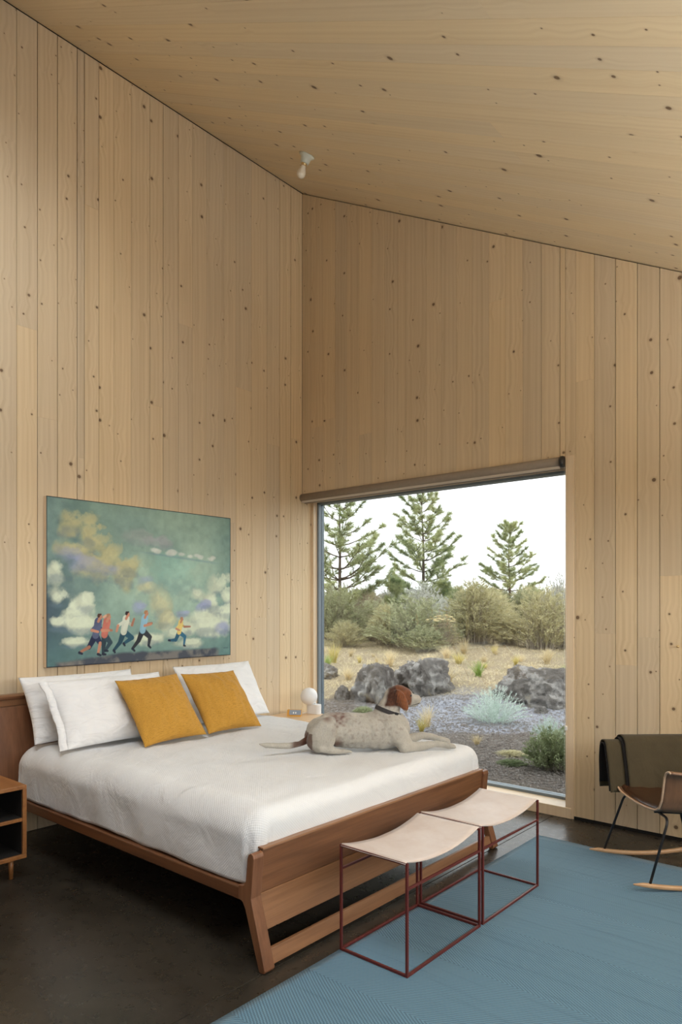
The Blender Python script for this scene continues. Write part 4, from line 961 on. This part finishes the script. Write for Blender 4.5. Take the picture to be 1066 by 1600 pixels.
# collar: flat webbing ring round the neck
cc = dp(612.5, 1112.5, -.001); ax = (dp(620, 1096, -.004) - dp(606, 1127, 0)).normalized()
ax = (dd * .36 + Vector((0, 0, .93))).normalized(); cu = (dd - ax * dd.dot(ax)).normalized(); cw = ax.cross(cu)
def ring(name, r0u, r0w, h, th, a0, a1, mat, parent, n=48, lift=0.0):
    V = []; F = []
    for i in range(n + 1):
        t = a0 + (a1 - a0) * i / n; d_ = cu * math.cos(t) * r0u + cw * math.sin(t) * r0w; nn = d_.normalized()
        for (q, w_) in ((lift, -h), (lift + th, -h), (lift + th, h), (lift, h)): V.append(cc + d_ + nn * q + ax * w_)
    for i in range(n):
        for k in range(4): F.append((i * 4 + k, i * 4 + (k + 1) % 4, i * 4 + 4 + (k + 1) % 4, i * 4 + 4 + k))
    return mk(name, V, F, mat, parent, False)
col_ = ring('collar', .0775, .0705, .0125, .0035, 0, 2 * math.pi, 'collar_web', dog)
tb = math.atan2((dn).dot(cw), (dn).dot(cu)); sgn = 1 if (cu * math.cos(tb + .5) + cw * math.sin(tb + .5)).dot(dd) > (cu * math.cos(tb - .5) + cw * math.sin(tb - .5)).dot(dd) else -1
ring('buckle', .0775, .0705, .0145, .0045, tb + sgn * .35, tb + sgn * .65, 'black_plastic', col_, 8, .003)
ring('buckle', .0775, .0705, .0145, .0045, tb + sgn * .85, tb + sgn * 1.05, 'grey_metal', col_, 8, .003)
#OUTSIDE
GD = [-999, 8, 9.5, 11, 12.5, 14, 18, 24, 30, 42, 60, 120, 400]; GZ = [-.10, -.09, -.05, .08, .22, .34, .52, 1.0, 1.42, 1.62, 1.7, 1.8, 1.8]
def gz(x, y):
    x = np.asarray(x, dtype=float); y = np.asarray(y, dtype=float); D = (x - CAMX) * FW.x + (y - CAMY) * FW.y
    ro = .03 * np.sin(x * 1.3 + y * .7) + .03 * np.sin(x * .6 - y * 1.1 + 2) + .014 * np.sin(x * 3.1 + y * 2.3) + .012 * np.sin(y * 4.3 - x * 2.9)
    return np.interp(D, GD, GZ) + ro * np.clip((D - 7) / 4, 0, 1) * (y > .8)
def at(px, D):
    """world point on the ground in the direction of a photo column at a given distance"""
    p = Vector((CAMX, CAMY, 0)) + FW * D + RT * (D * (px - 533) / 1086); p.z = float(gz(p.x, p.y)); return p
def at_many(px, D):
    x = CAMX + FW.x * D + RT.x * D * (px - 533) / 1086; y = CAMY + FW.y * D + RT.y * D * (px - 533) / 1086; return np.stack([x, y, gz(x, y)], 1)
Ds = list(np.linspace(-60, 2, 6)) + list(np.linspace(4, 24, 70)) + list(np.linspace(25, 60, 28)) + [70, 85, 110, 150, 220, 300]
Rs = [-140, -90, -60, -40, -28, -20] + list(np.linspace(-15, 16, 90)) + [20, 28, 40, 60, 90, 140]
gv = []
for Dq in Ds:
    for Rq in Rs: p = Vector((CAMX, CAMY, 0)) + FW * Dq + RT * Rq; gv.append((p.x, p.y, gz(p.x, p.y)))
nr = len(Rs); gf = [(j * nr + i, j * nr + i + 1, (j + 1) * nr + i + 1, (j + 1) * nr + i) for j in range(len(Ds) - 1) for i in range(nr - 1)]
tag(mk('ground', gv, gf, 'ground', None, True), 'bare high-desert ground of gravel and dry straw beyond the window', kind='structure')
tag(box('bounce_slab', XE + .25, XE + 5.0, YS - 3, 2.0, -.12, -.03, 'bounce_concrete'), kind='structure')  # unseen pale slab added to bounce daylight onto the ceiling
# ---- rocks
def rock(name, c, sx, sy, sz, yaw, seed, label):
    b = bmesh.new(); bmesh.ops.create_icosphere(b, subdivisions=5, radius=1)
    M = Matrix.Rotation(yaw, 4, 'Z')
    for v in b.verts:
        d = v.co.normalized(); q = 1 + .28 * nz(d.x + seed, d.y, d.z, 1.3) - .22 * abs(nz(d.x, d.y + seed, d.z, 2.7)) + .13 * nz(d.x, d.y + seed, d.z, 5.1) - .12 * abs(nz(d.x, d.y, d.z + seed, 8.)) + .06 * nz(d.x + seed, d.y, d.z, 17.)
        z = d.z * q; z = min(z, .95 + .2 * nz(d.x * 2, d.y * 2, seed, 1))
        v.co = M @ Vector((d.x * q * sx, d.y * q * sy, z * sz)); v.co += c
    o = bm_obj(name, b, 'rock', None, True, origin=c); tag(o, label, 'rock', 'lava rocks beside the gravel path')
yawc = math.atan2(RT.y, RT.x)
rock('lava_rock', at(585, 10.8) + Vector((0, 0, .02)), .40, .5, .58, yawc, 1.7, 'dark craggy lava rock adjoining the broad flat-topped grey one')
rock('lava_rock', at(665, 11.3) + Vector((0, 0, .02)), .52, .55, .50, yawc + .1, 5.2, 'broad flat-topped grey lava rock between the dark craggy one and the gravel path')
rock('lava_rock', at(846, 10.7) + Vector((0, 0, .02)), .72, .60, .52, yawc - .1, 9.4, 'large grey lava rock behind the silver-green plant, by the window jamb')
rock('lava_rock', at(505, 12.6), .30, .28, .26, yawc, 12.3, 'small dark lava rock in the straw by the window frame edge')
rock('lava_rock', at(537, 10.8), .15, .15, .2, yawc, 15.9, 'small dark lava rock leaning on the craggy one')
rock('lava_rock', at(846, 9.95), .10, .08, .10, yawc, 21.0, 'small pale stone at the foot of the large grey rock')
# ---- plants: template meshes, then copies
def ribbon(V, F, pts, w, side):
    b = len(V)
    for i, p in enumerate(pts):
        ww = w * (1 - .75 * i / (len(pts) - 1)); V.append(p - side * ww); V.append(p + side * ww)
    for i in range(len(pts) - 1): F.append((b + 2 * i, b + 2 * i + 1, b + 2 * i + 3, b + 2 * i + 2))
def unit(v): return v / np.maximum(np.linalg.norm(v, axis=-1, keepdims=True), 1e-9)
def ortho(v, g):
    """a random unit vector square to each v"""
    return unit(np.cross(v, g.normal(size=v.shape)))
def npmesh(name, V, F, mat):
    me = bpy.data.meshes.new(name); me.from_pydata(np.asarray(V, dtype=float), [], F.tolist() if hasattr(F, 'tolist') else F); me.materials.append(MAT[mat]); me.update(); return me
def shrub_mesh(name, seed, stems, leaves, mat, leafL=.05, leafW=.008, spread=.55, upright=.5, stem_mat='twig_grey', frac=.12):
    """unit shrub: about 1 m tall and 2*spread wide; returns (stem mesh, leaf mesh)"""
    g = np.random.default_rng(seed); n = stems
    a = g.uniform(0, 2 * np.pi, n); lean = g.random(n) ** .55; tipr = spread * lean; hgt = (1 - .72 * lean ** 2.4) * g.uniform(.68, 1.05, n)
    d = np.stack([np.cos(a), np.sin(a), 0 * a], 1); base = d * (g.uniform(0, .55, n) * lean * spread)[:, None]
    T = np.linspace(0, 1, 5); P = np.zeros((n, 5, 3))
    for i, t in enumerate(T):
        P[:, i] = base * (1 - t) + d * (tipr * t ** (1 + upright * .5))[:, None]; P[:, i, 2] = hgt * (1 - (1 - t) ** (1.15 + upright)); P[:, i, :2] += g.uniform(-1, 1, (n, 2)) * .035 * t
    side = ortho(P[:, 4] - P[:, 0], g); w = .0045 * (1 - .75 * T)
    SV = np.stack([P - side[:, None] * w[None, :, None], P + side[:, None] * w[None, :, None]], 2).reshape(-1, 3)
    k = np.arange(n)[:, None] * 10 + np.arange(4)[None] * 2; k = k.ravel(); SF = np.stack([k, k + 1, k + 3, k + 2], 1)
    m = n * leaves; si = np.repeat(np.arange(n), leaves); t = (frac + (1 - frac) * g.random(m) ** .75) * 4; i = np.minimum(t.astype(int), 3); f = (t - i)[:, None]
    A, B = P[si, i], P[si, i + 1]; p = A * (1 - f) + B * f; up = unit(B - A)
    dv = unit(up * g.uniform(.4, 1.2, (m, 1)) + np.stack([g.uniform(-1, 1, m), g.uniform(-1, 1, m), g.uniform(-.3, .6, m)], 1) * .9)
    L = (leafL * g.uniform(.6, 1.5, m))[:, None]; s_ = ortho(dv, g) * leafW
    LV = np.stack([p, p + dv * L * .5 + s_, p + dv * L, p + dv * L * .5 - s_], 1).reshape(-1, 3); LF = np.arange(m * 4).reshape(-1, 4)
    return npmesh(name + '_stems', SV, SF, stem_mat), npmesh(name + '_foliage', LV, LF, mat)
TPL = {
 'sage': shrub_mesh('sage', 1, 360, 30, 'sage_green', .050, .0065, .60, .5),
 'sage2': shrub_mesh('sage2', 2, 360, 30, 'sage_green', .048, .0065, .68, .3),
 'rabbit': shrub_mesh('rabbit', 3, 420, 28, 'sage_yellow', .055, .0058, .58, .8),
 'rabbit2': shrub_mesh('rabbit2', 4, 420, 28, 'sage_yellow', .052, .0058, .66, .6),
 'grey': shrub_mesh('grey', 5, 330, 26, 'sage_grey', .046, .0068, .60, .3),
 'brown': shrub_mesh('brown', 6, 300, 10, 'brush_brown', .05, .006, .60, .2),
 'silver': shrub_mesh('silver', 7, 150, 26, 'silver_leaf', .06, .010, .95, .2, 'silver_leaf', .1),
 'dark': shrub_mesh('dark', 8, 260, 22, 'dark_shrub', .06, .013, .62, .2, 'twig_grey', .15),
 'flower': shrub_mesh('flower', 9, 160, 9, 'brush_brown', .05, .006, .5, .5),
}
def shrub(kind, p, w, h, label, group, name='shrub', cat='shrub', zr=None):
    st, lf = TPL[kind]; r = thing(name, p - Vector((0, 0, .02)), label, cat, group); r.rotation_euler.z = random.uniform(0, 6.28) if zr is None else zr
    sp = {'silver': .95}.get(kind, .6); k = w / (2 * sp); r.scale = (k, k, h)
    link('stems', st, r); tag(link('foliage', lf, r), kind='stuff'); return r
SG = 'desert shrubs beyond the window'
NAME = {'sage': 'sagebrush', 'sage2': 'sagebrush', 'rabbit': 'rabbitbrush', 'rabbit2': 'rabbitbrush', 'grey': 'sagebrush', 'brown': 'dry_shrub'}
MID = [  # kind, photo column, distance, width, height, label
 ('sage', 520, 18.5, 1.7, 1.45, 'sage-green shrub at the foot of the pine next to the window frame'),
 ('sage2', 645, 16.9, 2.0, 1.25, 'broad round sage-green shrub behind the flat-topped grey rock'),
 ('rabbit', 605, 17.6, 1.2, 1.0, 'small olive shrub crowding the broad round sage-green one'),
 ('rabbit', 742, 17.6, 1.9, 1.55, 'tall yellow-green shrub below the gap between the two taller pines and the lone pine'),
 ('rabbit2', 848, 16.8, 1.75, 1.45, 'yellow-green shrub above the large grey lava rock'),
 ('grey', 660, 20.5, 1.9, 1.45, 'pale grey shrub in front of the central pine trunk'),
 ('brown', 572, 20.5, 1.6, 1.35, 'brown dry shrub under the low boughs of the frame-side pine'),
 ('grey', 700, 19.6, 1.2, 1.0, 'low grey shrub behind the cream-flowered shrub'),
 ('sage', 790, 18.6, .9, .7, 'small grey-green shrub below the lone pine'),
 ('grey', 872, 19.2, 1.3, 1.7, 'tall twiggy grey shrub beside the window jamb'),
 ('brown', 884, 17.0, 1.0, 1.1, 'brown twiggy shrub half hidden by the window jamb'),
 ('rabbit2', 690, 17.0, .9, .7, 'short olive tuft-like shrub next to the cream flowers'),
 ('sage', 540, 21.8, 1.8, 1.3, 'dull green shrub close behind the frame-side pine'),
]
MID += [
 ('sage2', 585, 18.8, 1.5, 1.1, 'dull sage-green shrub between the frame-side shrub and the broad round one'),
 ('rabbit2', 795, 17.4, 1.1, .85, 'low yellow-green shrub in the gap before the lone pine'),
 ('rabbit', 770, 20.6, 1.6, 1.15, 'yellow-green shrub just behind the tall one, toward the lone pine'),
 ('sage', 820, 21.0, 1.7, 1.2, 'sage-green shrub at the foot of the lone pine'),
 ('grey', 612, 21.6, 1.5, 1.2, 'grey shrub at the foot of the waist-high young pine'),
 ('sage2', 728, 21.4, 1.5, 1.2, 'sage-green shrub behind the cream flowers and the tall yellow-green shrub'),
 ('rabbit2', 540, 17.0, 1.0, .65, 'low straw-tinged shrub in front of the brown dry shrub'),
 ('sage', 665, 15.9, 1.1, .6, 'low sage tuft-like shrub in front of the broad round one'),
]
for k, px, D, w, h, lab in MID: shrub(k, at(px, D), w * 1.08, h * 1.04, lab, SG, NAME[k])
rr = random.Random(5)
KL = {'sage2': 'dull green', 'rabbit2': 'wide yellow-green', 'grey': 'pale grey', 'rabbit': 'upright yellow-green', 'sage': 'sage-green'}
RL = ['in the nearest row behind the pines', 'in the row level with the lone pine', 'on the skyline behind the lone pine']
for row, (D0_, lo, hi, n_) in enumerate(((25.0, 440, 960, 9), (29.5, 450, 950, 10), (36, 450, 950, 11))):
    for i in range(n_):
        px = lo + (hi - lo) * (i + .5 + rr.uniform(-.15, .15)) / n_; k = rr.choice(['sage2', 'rabbit2', 'grey', 'rabbit', 'sage']); sp_ = D0_ * (hi - lo) / n_ / 1086
        if row == 1 and 775 < px < 815: continue
        shrub(k, at(px, D0_ + rr.uniform(-.8, .8)), sp_ * rr.uniform(.95, 1.15), rr.uniform(.75, 1.15), '%s desert shrub %s' % (KL[k], RL[row]), '%s shrubs %s' % (KL[k], RL[row]), 'desert_shrub')
# cream-headed rabbitbrush
fp = at(692, 16.2); fb = shrub('flower', fp, 1.0, .82, 'shrub topped with cream flower heads beside the broad sage-green shrub', SG, 'flowering_shrub')
V, F = [], []
fr = random.Random(3)
for k in range(46):
    a = fr.uniform(0, 6.28); q = fr.random() ** .5 * .45; c = Vector((math.cos(a) * q, math.sin(a) * q, .93 - q * .35 + fr.uniform(-.05, .05))); b = len(V); rad = fr.uniform(.035, .07)
    for (i, j) in ((t, s_) for s_ in range(3) for t in range(7)): th = i / 7 * 6.283; ph = j / 2 * 1.2; V.append(c + Vector((math.cos(th) * rad * math.sin(ph + .25), math.sin(th) * rad * math.sin(ph + .25), rad * .6 * math.cos(ph))))
    for j in range(2):
        for i in range(7): F.append((b + j * 7 + i, b + j * 7 + (i + 1) % 7, b + j * 7 + 7 + (i + 1) % 7, b + j * 7 + 7 + i))
    F.append(tuple(b + i for i in range(7)))
me = bpy.data.meshes.new('flower_heads'); me.from_pydata([tuple(v) for v in V], [], F); me.materials.append(MAT['flower_cream']); tag(link('flower_heads', me, fb), kind='stuff')
shrub('silver', at(773, 9.25), .92, .50, 'pale silver-green feathery plant on the blue-grey gravel path', None, 'silver_sage', 'plant')
shrub('silver', at(858, 8.2), .45, .32, 'small pale silvery plant above the dark green shrub by the jamb', None, 'silver_sage', 'plant')
shrub('dark', at(864, 6.75), .62, .46, 'dark green low shrub on the gravel close to the window jamb', None, 'low_shrub')
shrub('dark', at(800, 6.95), .34, .07, 'flat green ground plant on the gravel between bed corner and dark shrub', None, 'ground_plant', 'plant')
shrub('rabbit', at(800, 7.4), .42, .06, 'flat yellowish ground plant behind the flat green one', None, 'ground_plant', 'plant')
shrub('dark', at(568, 9.9), .34, .12, 'small bright green ground plant behind the dog on the gravel', None, 'ground_plant', 'plant')
shrub('sage', at(525, 8.4), .5, .14, 'small grey-green ground plant by the lamp side of the window', None, 'ground_plant', 'plant')
# ---- grass tufts
def tuft_mesh(name, seed, n_, mat, spread):
    r = random.Random(seed); V, F = [], []
    for k in range(n_):
        a = r.uniform(0, 6.28); d = Vector((math.cos(a), math.sin(a), 0)); b0 = d * r.uniform(0, .14); out = r.random() * spread; h = r.uniform(.5, 1.0)
        pts = [b0 + d * out * t ** 1.7 + Vector((0, 0, h * (t - .22 * t * t * out))) for t in (0, .35, .7, 1)]; s_ = Vector((-d.y, d.x, 0)); s_.rotate(Matrix.Rotation(r.uniform(0, 3.1), 3, 'Z')); ribbon(V, F, pts, .016, s_)
    me = bpy.data.meshes.new(name); me.from_pydata([tuple(v) for v in V], [], F); me.materials.append(MAT[mat]); me.update(); return me
TG, TS, TY = tuft_mesh('tuft_green', 1, 110, 'grass_green', .7), tuft_mesh('tuft_straw', 2, 120, 'grass_straw', .8), tuft_mesh('tuft_yellow', 3, 110, 'grass_yellow', .6)
def tuft(me, p, s_, h, label, group=None):
    o = link('grass_tuft', me, None, p - Vector((0, 0, .01))); o.scale = (s_, s_, h); o.rotation_euler.z = random.uniform(0, 6); tag(o, label, 'grass', group); return o
tuft(TY, at(659, 8.7), .16, .22, 'yellow-green grass tuft right under the dog muzzle')
tuft(TS, at(668, 8.95), .22, .34, 'pale plumed grass tuft just behind the yellow-green one under the dog muzzle')
tuft(TG, at(748, 12.3), .30, .34, 'bright green grass tuft in the straw between the two big rocks')
tuft(TG, at(808, 12.4), .30, .12, 'low green grass patch just above the large grey rock')
tuft(TS, at(700, 11.6), .35, .30, 'straw grass tuft at the end of the flat-topped rock')
tuft(TS, at(745, 7.9), .14, .14, 'small straw grass tuft past the dog paws')
GS = 'dry grass tufts on the straw slope'
taken = [(o.location.x, o.location.y, max(o.dimensions.x, o.dimensions.y) * .5) for o in COL.objects if o.name.startswith(('lava_rock', 'grass_tuft')) and o.data]
taken += [(o.location.x, o.location.y, .6 * o.scale.x) for o in COL.objects if o.get('category') == 'shrub']
made = 0; tries = 0
while made < 52 and tries < 4000:
    tries += 1; px = rr.uniform(440, 960); D = rr.uniform(12.0, 18.5); me_ = rr.choice([TS, TS, TS, TY, TG]); k = rr.uniform(.12, .38)
    q = at(px, D); rad = .85 * k
    if any(math.hypot(q.x - x, q.y - y) < r_ + rad for x, y, r_ in taken): continue
    taken.append((q.x, q.y, rad)); made += 1
    kd = {'tuft_straw': 'straw-coloured', 'tuft_yellow': 'yellowish', 'tuft_green': 'green'}[me_.name.split('.')[0]]; sz = 'tiny' if k < .19 else ('medium-sized' if k < .29 else 'big bushy')
    where = 'just above the lava rocks' if D < 14 else ('midway up the dry slope' if D < 16.3 else 'at the feet of the shrubs')
    tuft(me_, at(px, D), k, k * rr.uniform(.7, 1.3), '%s %s grass tuft %s' % (sz, kd, where), '%s %s grass tufts %s' % (sz, kd, where))
# loose straw litter and gravel: uncountable
g = np.random.default_rng(9); n_ = 26000
p = at_many(g.uniform(420, 980, n_), 10.8 + 9.5 * g.random(n_) ** 1.2); an = g.uniform(0, 6.28, n_); L = g.uniform(.05, .16, n_)[:, None]
d = np.stack([np.cos(an), np.sin(an), g.uniform(-.05, .5, n_)], 1) * L; s_ = np.stack([-np.sin(an), np.cos(an), 0 * an], 1) * .005
o_ = link('straw_litter', npmesh('straw_litter', np.stack([p - s_, p + s_, p + d + [0, 0, .012]], 1).reshape(-1, 3), np.arange(n_ * 3).reshape(-1, 3), 'grass_straw'))
tag(o_, 'dry straw litter scattered over the slope', kind='stuff')
n_ = 22000; p = at_many(g.uniform(440, 1000, n_), 5.4 + 5.4 * g.random(n_) ** 1.3); p = p[p[:, 1] > .55]; n_ = len(p)
r = g.uniform(.006, .017, n_) * np.where(g.random(n_) < .06, 1.4, 1); an = g.uniform(0, 3, n_); q = g.uniform(.6, 1.3, n_); ca_, sa_ = np.cos(an) * r, np.sin(an) * r; z = p[:, 2] + r * .2
st3 = lambda x, y, zz: np.stack([p[:, 0] + x, p[:, 1] + y, zz], 1)
V = np.stack([st3(ca_ * q, sa_ * q, z), st3(-sa_, ca_, z + r * .1), st3(-ca_ * q, -sa_ * q, z), st3(sa_, -ca_, z - r * .1), st3(ca_ * .2, 0, z + r * .75)], 1).reshape(-1, 3)
b = np.arange(n_) * 5; F = np.concatenate([np.stack([b + i, b + (i + 1) % 4, b + 4], 1) for i in range(4)])
o_ = link('loose_gravel', npmesh('loose_gravel', V, F, 'gravel_stone')); tag(o_, 'loose grey-brown gravel outside the window', kind='stuff')
# ---- pines: trunk, boughs with needle tufts
def pine(p, height, half, seed, label, first=.14, dens=1.0, lean=0.0):
    r = random.Random(seed); t = thing('pine_tree', p - Vector((0, 0, .05)), label, 'tree', 'young pines beyond the window')
    base = origin_of(t)
    tp = [base + Vector((.04 * math.sin(k * .9 + seed) + lean * (k / 10) ** 2, .03 * math.cos(k * 1.3 + seed), height * k / 10)) for k in range(11)]
    tube('trunk', tp, [max(.014, .064 * height / 4.3 * (1 - k / 10.6)) for k in range(11)], 'pine_bark', t, 9)
    g = np.random.default_rng(seed)
    def needles(C, c, d, k, L): C.append((tuple(c), tuple(d), int(k), L))
    def build(nm, C, parent):
        n_ = np.array([q[2] for q in C]); c = np.repeat(np.array([q[0] for q in C]), n_, 0); d = np.repeat(np.array([q[1] for q in C]), n_, 0); L = np.repeat(np.array([q[3] for q in C]), n_); m = len(c)
        v = unit(d * g.uniform(.2, 1.1, (m, 1)) + np.stack([g.uniform(-1, 1, m), g.uniform(-1, 1, m), g.uniform(-.75, .9, m)], 1)); s_ = ortho(v, g) * .0058
        c = c - d * g.uniform(0, .12, (m, 1)); tip = c + v * (L * g.uniform(.75, 1.2, m))[:, None]; og = np.array(origin_of(parent))
        tag(link(nm, npmesh(nm, np.stack([c - s_, c + s_, tip], 1).reshape(-1, 3) - og, np.arange(m * 3).reshape(-1, 3), 'pine_needle'), parent), kind='stuff')
    whorls = int(10 * height / 4.3) + 2
    for wi in range(whorls):
        f = first + (.97 - first) * (wi + .3 * r.random()) / (whorls - 1) if wi < whorls - 1 else .955
        f = min(f, .965)
        z = f * height; i = min(int(f * 10), 9); c0 = tp[i].lerp(tp[i + 1], f * 10 - i); nb = r.choice([4, 5, 5, 6]) if f < .9 else 4
        a0 = r.uniform(0, 6.28)
        for k in range(nb):
            a = a0 + k * 6.283 / nb + r.uniform(-.25, .25); L = half * (1.08 - f) ** .72 * r.uniform(.78, 1.12) * (1.0 if f > .22 else .9); L = max(L, .16)
            d = Vector((math.cos(a), math.sin(a), 0)); rise = r.uniform(.25, .55) + .55 * f; pts = []
            for j in range(6): tt = j / 5; pts.append(c0 + d * L * tt + Vector((0, 0, L * (rise * tt ** 1.6 - .12 * tt * (1 - f)))) + Vector((r.uniform(-1, 1), r.uniform(-1, 1), r.uniform(-1, 1))) * .018 * L)
            V, F = tube_data(pts, [.014 * (L + .3) * (1 - .8 * q / 5) for q in range(6)], 5)
            NC = []
            for j in range(max(3, int(L * 8.0 * dens))):
                tt = .28 + .72 * (j + r.random()) / max(3, int(L * 8.0 * dens)); ii = min(int(tt * 5), 4); q = pts[ii].lerp(pts[ii + 1], tt * 5 - ii)
                sa = r.choice([-1, 1]) * r.uniform(.5, 1.1); dv = (Matrix.Rotation(sa, 3, 'Z') @ d + Vector((0, 0, r.uniform(.15, .8)))).normalized(); sl__ = L * r.uniform(.16, .36) * (1.15 - .5 * tt)
                e_ = q + dv * sl__; tube_data([q, q.lerp(e_, .5) + Vector((0, 0, -.02 * L)), e_], [.007, .006, .004], 4, True, V, F)
                needles(NC, e_, dv, 70 * dens, .20)
                needles(NC, q.lerp(e_, .55), dv, 48 * dens, .18)
            tipd = (pts[-1] - pts[-2]).normalized(); needles(NC, pts[-1], tipd, 70 * dens, .19); needles(NC, pts[-2], tipd, 40 * dens, .17)
            bo = mk('branch', V, F, 'pine_bark', t, True)
            build('needles', NC, bo)
    NC = []
    for k in range(7): needles(NC, tp[10] + Vector((0, 0, .03 - .09 * k)), Vector((0, 0, 1)), 56 * dens, .19)
    build('leader_needles', NC, t)
    return t
pine(at(530, 21), 4.75, 1.85, 11, 'open-crowned pine beside the window frame above the globe lamp, top hidden by blind', .10, .72, .1)
pine(at(661, 23), 4.75, 1.55, 23, 'tallest central pine whose tip touches the blind', .16, .8)
pine(at(796, 28), 3.55, 1.45, 37, 'lone small cone-shaped pine with clear sky around it', .13, .8)
pine(at(620, 20.5), 1.55, .55, 41, 'waist-high young pine at the side of the central pine', .12, 1.1)
pine(at(692, 22), 1.3, .5, 43, 'low young pine on the window-jamb side of the central pine', .12, 1.1)
